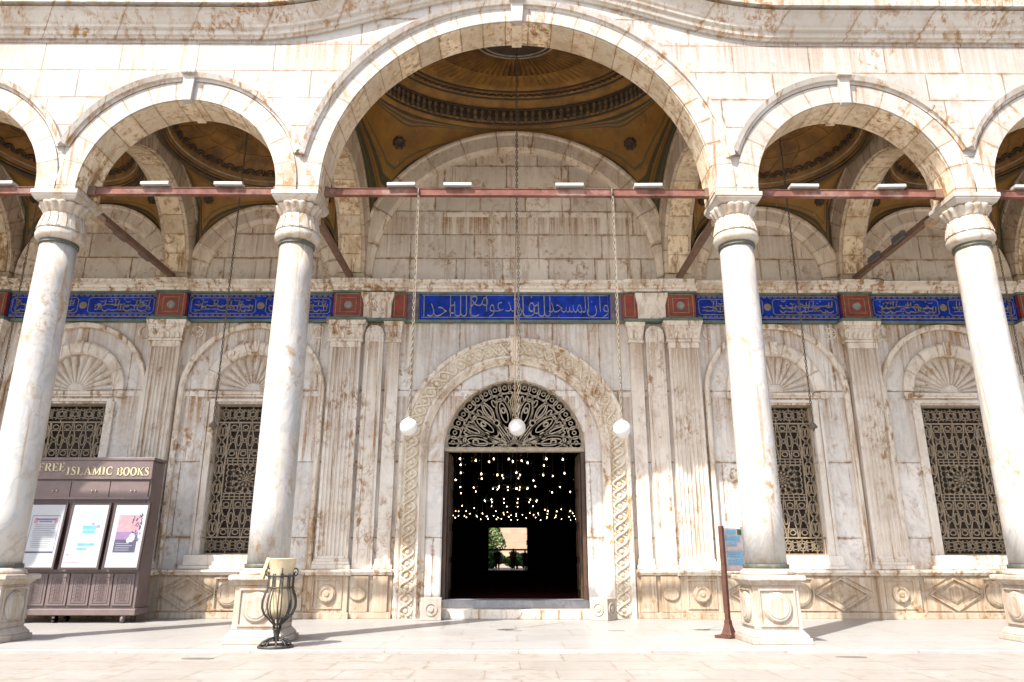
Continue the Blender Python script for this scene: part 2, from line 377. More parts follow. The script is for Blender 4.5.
# --- pilasters
def flute_section(w, d, nf, y0):
    """outline (x, y) of a fluted pilaster, front at y0, back y0+d"""
    pts = [(-w/2, y0 + d), (-w/2, y0)]
    m = .05; fw = (w - 2*m) / nf
    for i in range(nf):
        x0 = -w/2 + m + i*fw + fw*.12; r = fw*.38
        for k in range(7): a = pi - pi*k/6; pts.append((x0 + r + r*cos(a), y0 + sin(a)*r*1.35))
    pts += [(w/2, y0), (w/2, y0 + d)]
    return pts
def pilaster(x, w=.80):
    p = thing('pilaster', (x, YW, 0), None, None); p.parent = FA; p.location = (x, 0, 0)
    for k in list(p.keys()): del p[k]
    y0 = YW - .21
    m = MB(); sec = flute_section(w, .24, 7, y0)
    m.loft([[(x + a, b, z) for a, b in sec] for z in (1.42, 6.70)]); m.build('fluted_shaft', 'pilaster_marble', p)
    m = MB(); m.box(x-w/2-.002, x+w/2+.002, y0-.003, YW+.02, 1.36, 1.42)
    # base mouldings
    for z0, z1, e in ((1.12, 1.22, .075), (1.22, 1.30, .05), (1.30, 1.36, .025)): m.box(x - w/2 - e, x + w/2 + e, y0 - e, YW + .02, z0, z1)
    m.build('shaft_base', 'pilaster_marble', p, bevel=.012)
    m = MB(); m.box(x - w/2 - .002, x + w/2 + .002, y0 - .003, YW + .02, 6.70, 6.86)
    for z0, z1, e0, e1 in ((6.86, 6.93, .05, .05), (6.93, 7.22, .02, .075), (7.22, 7.30, .085, .085), (7.30, 7.42, .10, .13)):
        m.loft([[(x - w/2 - e, y0 - e, z), (x + w/2 + e, y0 - e, z), (x + w/2 + e, YW + .02, z), (x - w/2 - e, YW + .02, z)] for z, e in ((z0, e0), (z1, e1))])
    m.build('capital', 'trim_stone', p, bevel=.012)
    m = MB()   # leaf row on the capital
    for i in range(6):
        lx = x - w/2 + w*(i + .5)/6
        for (h, ww, out) in ((.26, .10, .02), (.16, .07, .045)):
            m.loft([[(lx - ww*q/2, y0 - .03 - out*k, 6.94 + h*tz), (lx + ww*q/2, y0 - .03 - out*k, 6.94 + h*tz), (lx + ww*q/2, y0 + .02, 6.94 + h*tz), (lx - ww*q/2, y0 + .02, 6.94 + h*tz)] for tz, q, k in ((0, .8, .4), (.5, 1.0, .8), (.85, .8, 1.5), (1, .3, 1.8))])
    m.build('leaf_carving', 'trim_stone', p)
    # pedestal in the dado
    m = MB(); m.box(x - w/2 - .09, x + w/2 + .09, YW - .36, YW, 0.14, .97)
    m.build('pedestal', 'dado_stone', p, bevel=.012)
    m = MB(); m.strip([(x - .34, .24), (x + .34, .24), (x + .34, .88), (x - .34, .88)], .05, YW - .385, YW - .35, True)
    m.disc(x, .56, .21, YW - .42, YW - .355); m.ring(x, .56, .15, .15, .035, YW - .44, YW - .41); m.disc(x, .56, .07, YW - .445, YW - .41)
    m.build('pedestal_boss', 'dado_stone', p)
    # band block above: red painted square with gold frame and boss
    m = MB(); m.box(x - .40, x + .40, YW - .19, YW, 7.505, 8.225); b = m.build('red_square', 'red_panel', p, bevel=.008)
    m = MB(); m.strip([(x - .33, 7.57), (x + .33, 7.57), (x + .33, 8.20), (x - .33, 8.20)], .03, YW - .202, YW - .185, True)
    m.strip([(x - .21, 7.68), (x + .21, 7.68), (x + .21, 8.09), (x - .21, 8.09)], .025, YW - .202, YW - .185, True); m.build('gold_line', 'gold_paint', b)
    m = MB(); m.disc(x, 7.885, .115, YW - .225, YW - .185, 20, .03); m.build('boss', 'dull_gold', b)
    return p
for x in XC:
    for s in (-1, 1): pilaster(s * (x + (.03 if x < 5 else 0)))
# --- portal flank: round headed strip panel and narrow pilaster, mirrored
for s in (-1, 1):
    x = s * 3.725; m = MB(); y0 = YW - .12
    m.plate([(x - .245, 1.12), (x + .245, 1.12)] + semi(x, 7.09, .245, 16), [], y0, YW + .01)
    m.build('strip_panel', 'pilaster_marble', FA, bevel=.01)
    m = MB(); m.strip([(x + .15, 1.25)] + semi(x, 7.09, .15, 14) + [(x - .15, 1.25)], .045, y0 - .03, y0 + .01); m.disc(x, 4.35, .035, y0 - .02, y0 + .01, 12)
    m.build('strip_moulding', 'trim_stone', FA)
    x = s * 3.215; w = .34; m = MB(); m.box(x - w/2, x + w/2, y0, YW + .01, 1.36, 6.86)
    for z0, z1, e in ((1.12, 1.22, .06), (1.22, 1.36, .03)): m.box(x - w/2 - e, x + w/2 + e, y0 - e, YW + .01, z0, z1)
    m.build('narrow_pilaster', 'pilaster_marble', FA, bevel=.012)
    m = MB()
    for z0, z1, e0, e1 in ((6.86, 6.92, .04, .04), (6.92, 7.2, .01, .05), (7.2, 7.29, .06, .06), (7.29, 7.42, .07, .1)):
        m.loft([[(x - w/2 - e, y0 - e, z), (x + w/2 + e, y0 - e, z), (x + w/2 + e, YW + .01, z), (x - w/2 - e, YW + .01, z)] for z, e in ((z0, e0), (z1, e1))])
    for i in range(3):
        lx = x - w/2 + w*(i + .5)/3; m.disc(lx, 7.06, .05, y0 - .07, y0, 10, .02, .11)
    m.build('narrow_capital', 'trim_stone', FA, bevel=.01)
    # blocks in the band
    m = MB(); xa, xb = sorted((s * 3.30, s * 4.045)); m.box(xa, xb, YW - .20, YW, 7.505, 8.225)
    m.loft([[(xa - e, YW - .2 - e, z), (xb + e, YW - .2 - e, z), (xb + e, YW, z), (xa - e, YW, z)] for z, e in ((7.9, .0), (8.12, .06), (8.225, .07))])
    m.ring((xa + xb)/2, 7.74, .13, .13, .035, YW - .225, YW - .19); m.disc((xa + xb)/2, 7.74, .06, YW - .225, YW - .19, 14)
    m.build('band_block', 'trim_stone', FA, bevel=.01)
    m = MB(); xa, xb = sorted((s * 2.90, s * 3.298)); m.box(xa, xb, YW - .14, YW, 7.505, 8.225); b = m.build('red_square', 'red_panel', FA, bevel=.008)
    MB().strip([(xa + .07, 7.58), (xb - .07, 7.58), (xb - .07, 8.19), (xa + .07, 8.19)], .025, YW - .152, YW - .135, True).build('gold_line', 'gold_paint', b)
    m = MB(); xa, xb = sorted((s * 2.58, s * 2.898)); m.box(xa, xb, YW - .085, YW, 7.505, 8.225); m.build('violet_panel', 'violet_panel', FA)
# --- blue calligraphy panels
def shape_arabic(tx):
    F = {'ا':(0xFE8D,0xFE8E,0,0),'و':(0xFEED,0xFEEE,0,0),'ن':(0xFEE5,0xFEE6,0xFEE7,0xFEE8),'ل':(0xFEDD,0xFEDE,0xFEDF,0xFEE0),'م':(0xFEE1,0xFEE2,0xFEE3,0xFEE4),
         'س':(0xFEB1,0xFEB2,0xFEB3,0xFEB4),'ج':(0xFE9D,0xFE9E,0xFE9F,0xFEA0),'د':(0xFEA9,0xFEAA,0,0),'ه':(0xFEE9,0xFEEA,0xFEEB,0xFEEC),'ف':(0xFED1,0xFED2,0xFED3,0xFED4),
         'ت':(0xFE95,0xFE96,0xFE97,0xFE98),'ع':(0xFEC9,0xFECA,0xFECB,0xFECC),'ح':(0xFEA1,0xFEA2,0xFEA3,0xFEA4),'\u0001':(0xFEFB,0xFEFC,0,0)}
    tx = tx.replace('لا', '\u0001'); out = []
    for i, c in enumerate(tx):
        if c not in F: out.append(c); continue
        p = i > 0 and tx[i-1] in F and F[tx[i-1]][2]; nx = i + 1 < len(tx) and tx[i+1] in F and F[c][2]
        out.append(chr(F[c][3 if p and nx else 2 if nx else 1 if p else 0]))
    return ''.join(reversed(out))
def text_mesh(m, body, x0, x1, z0, z1, yf, th):
    cu = bpy.data.curves.new('tmp', 'FONT'); cu.body = body; cu.size = 1; cu.resolution_u = 3; cu.extrude = .5; cu.offset = -.021
    o = bpy.data.objects.new('tmp', cu); COL.objects.link(o); bpy.context.view_layer.update()
    me = bpy.data.meshes.new_from_object(o.evaluated_get(bpy.context.evaluated_depsgraph_get()))
    xs = [v.co.x for v in me.vertices]; zs = [v.co.y for v in me.vertices]
    f = lambda v, a, b, c, d: c + (v - a)/(b - a)*(d - c)
    m.add([(f(v.co.x, min(xs), max(xs), x0, x1), yf - v.co.z*th, f(v.co.y, min(zs), max(zs), z0, z1)) for v in me.vertices], [tuple(p.vertices) for p in me.polygons])
    bpy.data.objects.remove(o); bpy.data.curves.remove(cu); bpy.data.meshes.remove(me)
def script_strokes(m, x0, x1, z0, z1, yf, seed):
    """flowing pen strokes after the band's illegible cursive: long sweeping bowls, uprights and dots"""
    r = random.Random(seed); x = x1; h = z1 - z0
    while x > x0 + .14:
        k = r.random(); w = r.uniform(.12, .30)
        w = min(w, x - x0)
        if k < .35:   # bowl swinging left
            m.strip([(x - w*i/10, z0 + h*(.36 - .30*sin(pi*i/10) + .10*(i/10))) for i in range(11)], [.012 + .026*sin(pi*i/10) for i in range(11)], yf - .012, yf + .01)
        elif k < .62:  # uprights with a joining stroke
            for q in range(r.choice((1, 2, 2))):
                xx = x - q*.085; hh = r.uniform(.75, .98)
                m.strip([(xx + .015, z0 + h*hh), (xx, z0 + h*.55), (xx - .005, z0 + h*.24)], [.018, .026, .014], yf - .012, yf + .01)
            m.strip([(x, z0 + h*.24), (x - w*.5, z0 + h*.20), (x - w, z0 + h*.28)], [.014, .028, .014], yf - .012, yf + .01)
        elif k < .82:  # teeth
            m.strip([(x - w*i/12, z0 + h*(.28 + .10*(i % 2))) for i in range(13)], .022, yf - .012, yf + .01)
        else:         # loop
            m.ring(x - .06, z0 + h*.42, .05, h*.15, .022, yf - .012, yf + .01, 14); m.strip([(x - .02, z0 + h*.34), (x - w, z0 + h*.26)], .024, yf - .012, yf + .01)
        if r.random() < .7:   # upper line of words, marks
            zz = z0 + h*r.uniform(.62, .95)
            m.strip([(x - .02 - .13*i/6, zz - h*.10*sin(pi*i/6)) for i in range(7)], [.01, .016, .02, .022, .02, .016, .008], yf - .012, yf + .01)
        for q in range(r.choice((0, 1, 1, 2))):
            dx, dz = x - r.uniform(0, w), z0 + h*r.choice((.05, .60, .82)); m.strip([(dx, dz), (dx - .03, dz + .02)], .028, yf - .012, yf + .01)
        x -= w * .86
def blue(x0, x1, kind, seed=0):
    b = MB().box(x0, x1, YW - .08, YW, 7.505, 8.225).build('calligraphy_panel', 'blue_panel', FA)
    yf = YW - .081
    m = MB()
    m.strip([(x0 + .06, 7.57), (x1 - .06, 7.57), (x1 - .06, 8.20), (x0 + .06, 8.20)], .022, yf - .008, yf + .01, True)
    if kind == 'side':
        xm = (x0 + x1)/2
        for q in range(26):   # small border knots along top and bottom
            xx = x0 + .1 + (x1 - x0 - .2)*q/25
            for zz in (7.61, 8.16): m.ring(xx, zz, .045, .016, .010, yf - .008, yf + .01, 8)
        for a, b2, sd in ((x0 + .10, xm - .14, seed), (xm + .14, x1 - .10, seed + 1)):
            hw = .06
            m.strip([(a + hw, 7.665), (b2 - hw, 7.665), (b2, 7.72), (b2, 8.05), (b2 - hw, 8.105), (a + hw, 8.105), (a, 8.05), (a, 7.72)], .018, yf - .008, yf + .01, True)
            script_strokes(m, a + .08, b2 - .08, 7.69, 7.97, yf, sd); script_strokes(m, a + .10, b2 - .12, 7.82, 8.09, yf - .003, sd + 50)
        m.build('calligraphy', 'gold_paint', b)
        m = MB(); m.disc(xm, 7.885, .10, yf - .014, yf + .01, 20, .01); m.ring(xm, 7.885, .045, .045, .02, yf - .024, yf - .01, 12); m.build('gold_roundel', 'gold_paint', b)
    else:
        m.build('gold_border', 'gold_paint', b)
        m = MB(); xr = x1 - .10
        for wd, ww in (('وان', .50), ('المسجد', .98), ('لله', .40), ('فلا', .46), ('تدعوا', .74), ('مع', .42), ('الله', .52), ('احدا', .66)):
            k = (x1 - x0 - .2)/4.68; text_mesh(m, shape_arabic(wd), xr - ww*k, xr + .05, 7.59, 8.185, yf - .008, .012); xr -= ww*k
        m.build('calligraphy', 'dull_gold', b)
for i, (a, b) in enumerate(((4.872, 8.798), (9.602, 13.598))):
    for s in (-1, 1): blue(*sorted((s * a, s * b)), 'side', 11 + 4*i + s)
blue(-2.558, 2.578, 'mid')
# --- green fillets, cornice over the band
m = MB(); m.box(-19, 19, YW - .10, YW, 7.425, 7.50); m.box(-19, 19, YW - .10, YW, 8.229, 8.283)
for x in XC:
    for s in (-1, 1):
        q = s*(x + (.03 if x < 5 else 0)); m.box(q - .52, q + .52, YW - .335, YW - .101, 7.424, 7.502); m.box(q - .44, q + .44, YW - .23, YW - .101, 8.227, 8.2835)
for s in (-1, 1): q = s*3.47; m.box(q - .57, q + .57, YW - .245, YW - .101, 7.4265, 7.4985)
m.build('green_fillet', 'green_fillet', FA)
def run(m, prof, x0, x1):
    """straight moulding: profile of (projection, z) along X, back at YW"""
    pr = [(YW - p, z) for p, z in prof] + [(YW + .11, prof[-1][1]), (YW + .11, prof[0][1])]
    m.loft([[(x, y, z) for y, z in pr] for x in (x0, x1)])
CP = [(p, 8.285 + (z - 8.337)*.66) for p, z in [(.10, 8.337), (.13, 8.337), (.14, 8.42), (.20, 8.46), (.22, 8.54), (.30, 8.60), (.34, 8.62), (.34, 8.70), (.36, 8.71), (.36, 8.75), (.02, 8.76)]]
m = MB(); run(m, CP, -19, 19); m.build('band_cornice', 'trim_stone', FA, bevel=.006)
for x in XC:
    for s in (-1, 1):
        m = MB(); q = s*(x + (.03 if x < 5 else 0)); run(m, [(p + .10, z + (.0025 if i > 5 else -.0015)) for i, (p, z) in enumerate(CP)], q - .46, q + .46); m.build('cornice_break', 'trim_stone', FA, bevel=.006)
for s in (-1, 1):
    m = MB(); q = s*3.47; run(m, [(p + .06, z + (.002 if i > 5 else -.001)) for i, (p, z) in enumerate(CP)], q - .55, q + .52); m.build('cornice_break', 'trim_stone', FA, bevel=.006)
# --- dado: plinth, panels with diamonds, ledge
LEDGE = [(.24, .97), (.30, .985), (.33, 1.03), (.36, 1.05), (.36, 1.10), (.10, 1.117)]
for s in (-1, 1):
    m = MB(); a, b = sorted((s*2.94, s*18.9)); m.box(a, b, YW - .30, YW, 0, .14); m.box(a, b, YW - .24, YW, .14, .97); m.build('dado', 'dado_stone', FA, bevel=.01)
    m = MB(); run(m, LEDGE, a, b); m.build('dado_ledge', 'trim_stone', FA, bevel=.006)
    for x in XC:
        q = s*(x + (.03 if x < 5 else 0)); m = MB(); run(m, [(p + .12, z + (.002 if i > 3 else -.002)) for i, (p, z) in enumerate(LEDGE)], q - .54, q + .54); m.build('ledge_break', 'trim_stone', FA, bevel=.006)
        MB().box(q - .53, q + .53, YW - .42, YW - .29, -.002, .142).build('plinth_break', 'dado_stone', FA, bevel=.01)
    for bx in BAYS:
        cx = s*bx; yf = YW - .24; m = MB()
        for e in (-1, 1):
            lc = cx + e*1.02; hw, hh = .62, .36
            dm = [(lc - hw, .555), (lc, .555 - hh), (lc + hw, .555), (lc, .555 + hh)]
            m.strip(dm, .055, yf - .05, yf + .01, True)
            d2 = [(lc - hw*.62, .555), (lc, .555 - hh*.62), (lc + hw*.62, .555), (lc, .555 + hh*.62)]
            m.loft([[(x, y, z) for x, z in [(lc + (x - lc)*k, .555 + (z - .555)*k) for x, z in d2]] for y, k in ((yf + .01, 1), (yf - .02, 1), (yf - .05, .7))])
            for tx in (-1, 1):
                for tz in (-1, 1):
                    tri = [(lc + tx*.72, .555 + tz*.38), (lc + tx*.14, .555 + tz*.38), (lc + tx*.72, .555 + tz*.07)]
                    if tx*tz > 0: tri.reverse()
                    m.loft([[(x, y, z) for x, z in tri] for y in (yf - .03, yf + .01)])
        m.strip([(cx - .34, .20), (cx + .34, .20), (cx + .34, .91), (cx - .34, .91)], .05, yf - .05, yf + .01, True)
        m.disc(cx, .555, .30, yf - .085, yf + .01, 32, .05); m.ring(cx, .555, .20, .20, .03, yf - .10, yf - .07)
        m.build('diamond_relief', 'dado_stone', FA)
    # two small panels beside the portal
    for i, q in enumerate((3.22, 3.74)):
        x = s*q; m = MB(); w = .18 if i == 0 else .235; yf = YW - .30
        m.box(x - w, x + w, yf, YW - .2, .145, .965)
        if i: m.disc(x, .55, .20, yf - .05, yf + .01, 28, .03, .16)
        m.build('portal_pedestal', 'dado_stone', FA, bevel=.012)
# --- blind arches, shells and windows in each side bay
def grille(cx):
    m = MB(); ya, yb = YW + .20, YW + .235; z0, z1 = WZ0, WZ1; w = WW; L = .026
    R = lambda x, z, rx, rz, ww=L, n=14: m.ring(x, z, rx, rz, ww, ya, yb, n)
    B = lambda x0, x1, a, b, d=0.: m.box(x0, x1, ya - .006 - d, yb + .006, a, b)
    H = z1 - z0
    zt, zb = z1 - .46, z0 + .42           # bands top and bottom
    for z in (z0, z1 - .04): B(cx - w, cx + w, z, z + .04)
    for x in (cx - w, cx + w - .035): B(x, x + .035, z0 + .0405, z1 - .0405, -.001)
    for z in (zt, zb): B(cx - w + .036, cx + w - .036, z - .018, z + .018, -.002)
    xi = w - .30                            # inner verticals
    for s in (-1, 1): B(cx + s*xi - .015, cx + s*xi + .015, zb + .019, zt - .019, -.003)
    def lattice(a, b):                      # star and ring lattice
        zc = (a + b)/2; h = (b - a)/2
        for i in range(5):
            x = cx - w + (2*w)*(i + .5)/5
            R(x, zc, h*.62, h*.62, L*.8, 14); R(x, zc, h*.30, h*.30, L*.8, 10)
            for k in range(8):
                an = k*pi/4; m.strip([(x + h*.30*cos(an), zc + h*.30*sin(an)), (x + h*.98*cos(an), zc + h*.92*sin(an))], L*.75, ya, yb)
        for i in range(6):
            x = cx - w + (2*w)*i/5
            x = min(max(x, cx - w + .06), cx + w - .06)
            R(x, zc, .10, h*.45, L*.7, 12)
    lattice(zt, z1 - .03); lattice(z0 + .03, zb)
    n = 6; hh = (zt - zb)/n                 # side ovals
    for s in (-1, 1):
        xc = cx + s*(w + xi)/2 - s*.01
        for i in range(n):
            zc = zb + hh*(i + .5); R(xc, zc, .115, hh*.43, L*1.15, 18); R(xc - .042, zc, .034, hh*.25, L*.8, 12); R(xc + .042, zc, .034, hh*.25, L*.8, 12)
            if i: R(xc, zb + hh*i, .035, .035, L, 8)
            for e in (-1, 1): m.strip([(xc + e*.115, zc), (xc + e*.15, zc)], L, ya, yb)
    q1, q2 = zb + (zt - zb)*.345, zb + (zt - zb)*.655   # middle square
    for z in (q1, q2):
        for d in (-.075, 0., .075): B(cx - xi + .016, cx + xi - .016, z + d - .010, z + d + .010, -.004)
        for i in range(9): m.strip([(cx - xi + 2*xi*(i + .5)/9, z - .07), (cx - xi + 2*xi*(i + .5)/9, z + .07)], L*.8, ya, yb)
    zc = (q1 + q2)/2; rr = min(xi, (q2 - q1)/2 - .08)*.97   # rosette
    R(cx, zc, rr, rr, L*1.2, 32); R(cx, zc, rr*.30, rr*.30, L, 18)
    for k in range(12):
        an = 2*pi*k/12; R(cx + rr*.80*cos(an), zc + rr*.80*sin(an), rr*.19, rr*.19, L*.8, 10); R(cx + rr*.48*cos(an + .26), zc + rr*.48*sin(an + .26), rr*.17, rr*.17, L*.8, 10)
    for k in range(8): an = 2*pi*k/8; m.strip([(cx, zc), (cx + rr*.3*cos(an), zc + rr*.3*sin(an))], L*.8, ya, yb)
    st = .145; hh2 = (q2 - q1)/2 - .09
    for i in range(-5, 6):
        for j in range(-6, 7):
            px, pz = i*st, j*st
            if abs(px) < xi - .03 and abs(pz) < hh2 and sqrt(px*px + pz*pz) > rr + .03: R(cx + px, zc + pz, .078, .078, L*.9, 10)
    for e in (-1, 1): m.strip([(cx + e*(rr + .01), q1 + .08), (cx + e*(rr + .01), q2 - .08)], L, ya, yb)
    for a, b in ((zb + .02, q1 - .09), (q2 + .09, zt - .02)):   # hourglass sections
        h = b - a
        for i in range(4):
            x = cx - xi + 2*xi*(i + .5)/4; dx = xi/4*.92
            for e in (-1, 1): m.strip([(x + e*dx*(.28 + .66*abs(cos(pi*j/12))), a + h*j/12) for j in range(13)], L, ya, yb)
            R(x, a + h*.5, dx*.5, .05, L, 10); R(x, a + h*.12, dx*.55, .06, L*.9, 10); R(x, a + h*.88, dx*.55, .06, L*.9, 10)
        for z in (a + h*.22, a + h*.78): m.strip([(cx - xi, z), (cx + xi, z)], L*.8, ya, yb)
        for i in range(5): x = cx - xi + 2*xi*i/4; R(min(max(x, cx - xi + .06), cx + xi - .06), a + h*.5, .055, h*.16, L*.8, 10)
    return m
for cx in WX:
    zs = 5.50; s = 1 if cx > 0 else -1
    m = MB(); yf = YW - .14
    m.arch([(1.76, YW + .01), (1.76, yf + .03), (1.80, yf), (1.88, yf), (1.90, yf + .03), (1.90, YW + .01)], cx, zs, 40, leg=1.12); m.build('blind_arch', 'trim_stone', FA, origin=(cx, YW, zs))
    m = MB(); m.arch([(.985, YW + .08), (.985, YW - .04), (1.04, YW - .10), (1.24, YW - .13), (1.30, YW - .10), (1.30, YW + .01)], cx, zs + .06, 36); m.build('shell_arch', 'shell_arch_stone', FA, origin=(cx, YW, zs + .06))
    m = MB(); m.loft([[(cx - a, YW - .17, zs + 1.04), (cx + a, YW - .17, zs + 1.04), (cx + a*1.35, YW - .17, zs + 1.39), (cx - a*1.35, YW - .17, zs + 1.39)] if k else [(cx - a, YW, zs + 1.02), (cx + a, YW, zs + 1.02), (cx + a*1.35, YW, zs + 1.39), (cx - a*1.35, YW, zs + 1.39)] for a, k in ((.085, 0), (.085, 1))])
    m.build('keystone', 'trim_stone', FA, bevel=.012)
    # scallop shell: ridged half bowl
    N = 13; rings = []
    for i in range(9):
        u = .22 + .78*i/8; row = []
        for j in range(N*6 + 1):
            a = pi*j/(N*6); rid = abs(sin(N*a)) ** .7
            r = 1.015*u; dep = .085 - .06*sin(pi*u) + .12*(1 - rid)*min(1, u*1.2)*(1 - .75*max(0, (u - .85)/.15))
            row.append((cx + r*cos(a), YW + dep, zs + .06 + r*sin(a)))
        rings.append(row)
    m = MB(); m.loft(rings, closed=False, caps=False); m.arch([(.001, YW + .2), (.001, YW - .01), (.19, YW + .0), (.24, YW + .05), (.24, YW + .2)], cx, zs + .06, 20); m.build('shell', 'pilaster_marble', FA)
    # window: frame, lintel, sill, grille, dark backing
    wn = MB(); wn.strip([(cx - WW - .085, WZ0), (cx - WW - .085, WZ1 + .085), (cx + WW + .085, WZ1 + .085), (cx + WW + .085, WZ0)], .165, YW - .05, YW + .04)
    wn.strip([(cx - WW - .205, WZ0), (cx - WW - .205, WZ1 + .04)], .065, YW - .08, YW + .02).strip([(cx + WW + .205, WZ0), (cx + WW + .205, WZ1 + .04)], .065, YW - .08, YW + .02)
    win = wn.build('window', 'pilaster_marble', FA, bevel=.008)
    m = MB(); m.box(cx - 1.30, cx + 1.30, YW - .10, YW + .01, 5.445, 5.525); m.box(cx - 1.27, cx + 1.27, YW - .07, YW + .01, 5.39, 5.444)
    for e in (-1, 1): m.box(cx + e*1.22 - .11, cx + e*1.22 + .11, YW - .15, YW - .002, 5.37, 5.54)
    m.build('lintel', 'trim_stone', win, bevel=.01)
    m = MB(); m.box(cx - 1.20, cx + 1.20, YW - .20, YW + .19, 1.20, 1.448); m.box(cx - 1.26, cx + 1.26, YW - .24, YW + .1, 1.118, 1.199); m.build('sill', 'pilaster_marble', win, bevel=.012)
    grille(cx).build('grille', 'grille_iron', win)
    MB().box(cx - WW - .02, cx + WW + .02, YW + .47, YW + .52, WZ0 - .02, WZ1 + .02).build('dark_backing', 'backing_dark', win)  # added dark board, its colour standing in for the unlit interior
    # roundel or crescent in the upper corners of the bay
    for e in (-1, 1):
        m = MB(); x = cx + e*1.62; z = 7.16
        if e*s > 0 and abs(cx) < 8 or e < 0 and cx < -8:
            m.ring(x, z, .15, .15, .03, YW - .03, YW + .01, 20)
            for k in range(8): m.strip([(x, z), (x + .13*cos(k*pi/4), z + .13*sin(k*pi/4))], .02, YW - .02, YW + .01)
            m.disc(x, z, .04, YW - .035, YW + .01, 10, .01)
        else:
            m.strip([(x + .16*cos(a), z + .16*sin(a)) for a in [radians(40 + 280*i/16) for i in range(17)]], [.01 + .06*sin(pi*i/16) for i in range(17)], YW - .03, YW + .01)
        m.build('corner_relief', 'pilaster_marble', FA)
# --- portal
y0 = YW - .22
m = MB(); m.arch([(2.80, YW + .01), (2.80, y0 - .02), (2.84, y0 - .05), (2.90, y0 - .05), (2.93, y0), (2.93, YW + .01)], 0, DZ, 56, leg=.0); m.build('portal_fillet', 'trim_stone', FA, origin=(0, YW, DZ))
m = MB(); m.arch([(2.41, YW + .01), (2.41, y0), (2.80, y0), (2.80, YW + .01)], 0, DZ, 56, leg=.0); m.build('portal_band', 'carved_stone', FA, origin=(0, YW, DZ))
m = MB(); m.arch([(2.22, YW + .01), (2.22, YW - .10), (2.28, y0 + .06), (2.36, y0 - .05), (2.41, y0 - .05), (2.41, YW + .01)], 0, DZ, 56, leg=.0); m.build('portal_moulding', 'trim_stone', FA, origin=(0, YW, DZ))
m = MB(); m.arch([(1.80, YW + .45), (1.80, YW - .04), (1.84, YW - .07), (2.16, YW - .07), (2.22, YW - .04), (2.22, YW + .01), (1.9, YW + .01), (1.9, YW + .45)], 0, DZ, 56, leg=.16); m.build('portal_jamb', 'veneer_marble', FA, origin=(0, YW, DZ))
def path_pt(u, off):   # distance u along the band centre line, offset outwards
    R = 2.605; leg = DZ - .05
    if u < leg: return (R + off, .05 + u)
    if u < leg + pi*R: a = (u - leg)/R; return ((R + off)*cos(a), DZ + (R + off)*sin(a))
    return (-(R + off), DZ - (u - leg - pi*R))
Ltot = 2*(DZ - .05) + pi*2.605; per = .54; m = MB()
for ph in (0, pi):
    pts = []; K = int(Ltot/per*12)
    for i in range(K + 1):
        u = Ltot*i/K; x, z = path_pt(u, .150*sin(pi*u/per*2 + ph)); pts.append((x, y0 - .016 - .018*cos(pi*u/per*2 + ph), z))
    m.tube(pts, .032, 6)
k = 0
per = .27
while (k + .5)*per < Ltot:
    x, z = path_pt((k + .5)*per + per*0, 0); m.disc(x, z, .058, y0 - .045, y0 + .01, 12, .025)
    x, z = path_pt((k + 1)*per, .0)
    for o in (-.13, .13):
        x, z = path_pt((k + 1)*per, o); m.disc(x, z, .028, y0 - .03, y0 + .01, 8, .012)
    k += 1
m.build('interlace_carving', 'carved_stone', FA)
m = MB(); m.loft([[(-a, y, z0), (a, y, z0), (b, y, z1), (-b, y, z1)] for y, a, b, z0, z1 in ((YW, .10, .17, DZ + 2.2, DZ + 2.98), (y0 - .09, .10, .16, DZ + 2.24, DZ + 2.95))])
m.build('keystone', 'trim_stone', FA, bevel=.015)
m = MB(); m.loft([[(-a, y, z0), (a, y, z0), (b, y, z1), (-b, y, z1)] for y, a, b, z0, z1 in ((YW, .12, .15, DZ + 1.83, DZ + 2.22), (YW - .11, .12, .15, DZ + 1.85, DZ + 2.21))]); m.build('keystone', 'pilaster_marble', FA, bevel=.012)
# fanlight
fy0, fy1 = YW + .16, YW + .20; FR = 1.795; fz = DZ + .06; m = MB()
m.strip(semi(0, fz, FR - .03, 48), .06, fy0 - .01, fy1 + .01)
SR = lambda r, a, rx, rz, w=.026, n=14: m.strip([(r*cos(a) + rx*cos(q)*cos(a) - rz*sin(q)*sin(a), fz + r*sin(a) + rx*cos(q)*sin(a) + rz*sin(q)*cos(a)) for q in [2*pi*i/n for i in range(n)]], w*1.3, fy0, fy1, True)
for i in range(19): a = pi*(i + .5)/19; SR(1.60, a, .15, .165, .024)
for i in range(19): a = pi*(i + .5)/19; SR(1.60, a, .05, .05, .018, 8)
for dg in (9, 37, 73, 107, 143, 171):
    a = radians(dg); SR(.94, a, .40, .17, .027, 22); SR(.96, a, .27, .085, .020, 16); SR(1.02, a, .07, .05, .03, 8); SR(1.36, a, .085, .085, .026, 12)
    for e in (-1, 1):
        m.strip([(r*cos(a + e*(.04 + .16*sin((r - .3)/1.1*pi))), fz + r*sin(a + e*(.04 + .16*sin((r - .3)/1.1*pi)))) for r in [.3 + 1.1*j/14 for j in range(15)]], 0.031, fy0, fy1)
        SR(1.28, a + e*.145, .10, .045, .022, 10)
for dg in (23, 54, 90, 126, 157):
    a = radians(dg); SR(.80, a, .075, .075, .032, 12); SR(1.18, a, .20, .05, .022, 14)
    for e in (-1, 1): m.strip([(r*cos(a + e*.03/r), fz + r*sin(a + e*.03/r)) for r in (.16, .4, .72)], 0.026, fy0, fy1); m.strip([(r*cos(a + e*.09*sin((r - .85)*5)), fz + r*sin(a + e*.09*sin((r - .85)*5))) for r in [.87 + .6*j/8 for j in range(9)]], 0.029, fy0, fy1)
for i in range(13): a = pi*(i + .5)/13; m.strip([(.10*cos(a), fz + .10*sin(a)), (.40*cos(a), fz + .40*sin(a))], .014, fy0, fy1)
m.strip([(-FR + .02, fz + .11), (FR - .02, fz + .11)], 0.029, fy0, fy1)
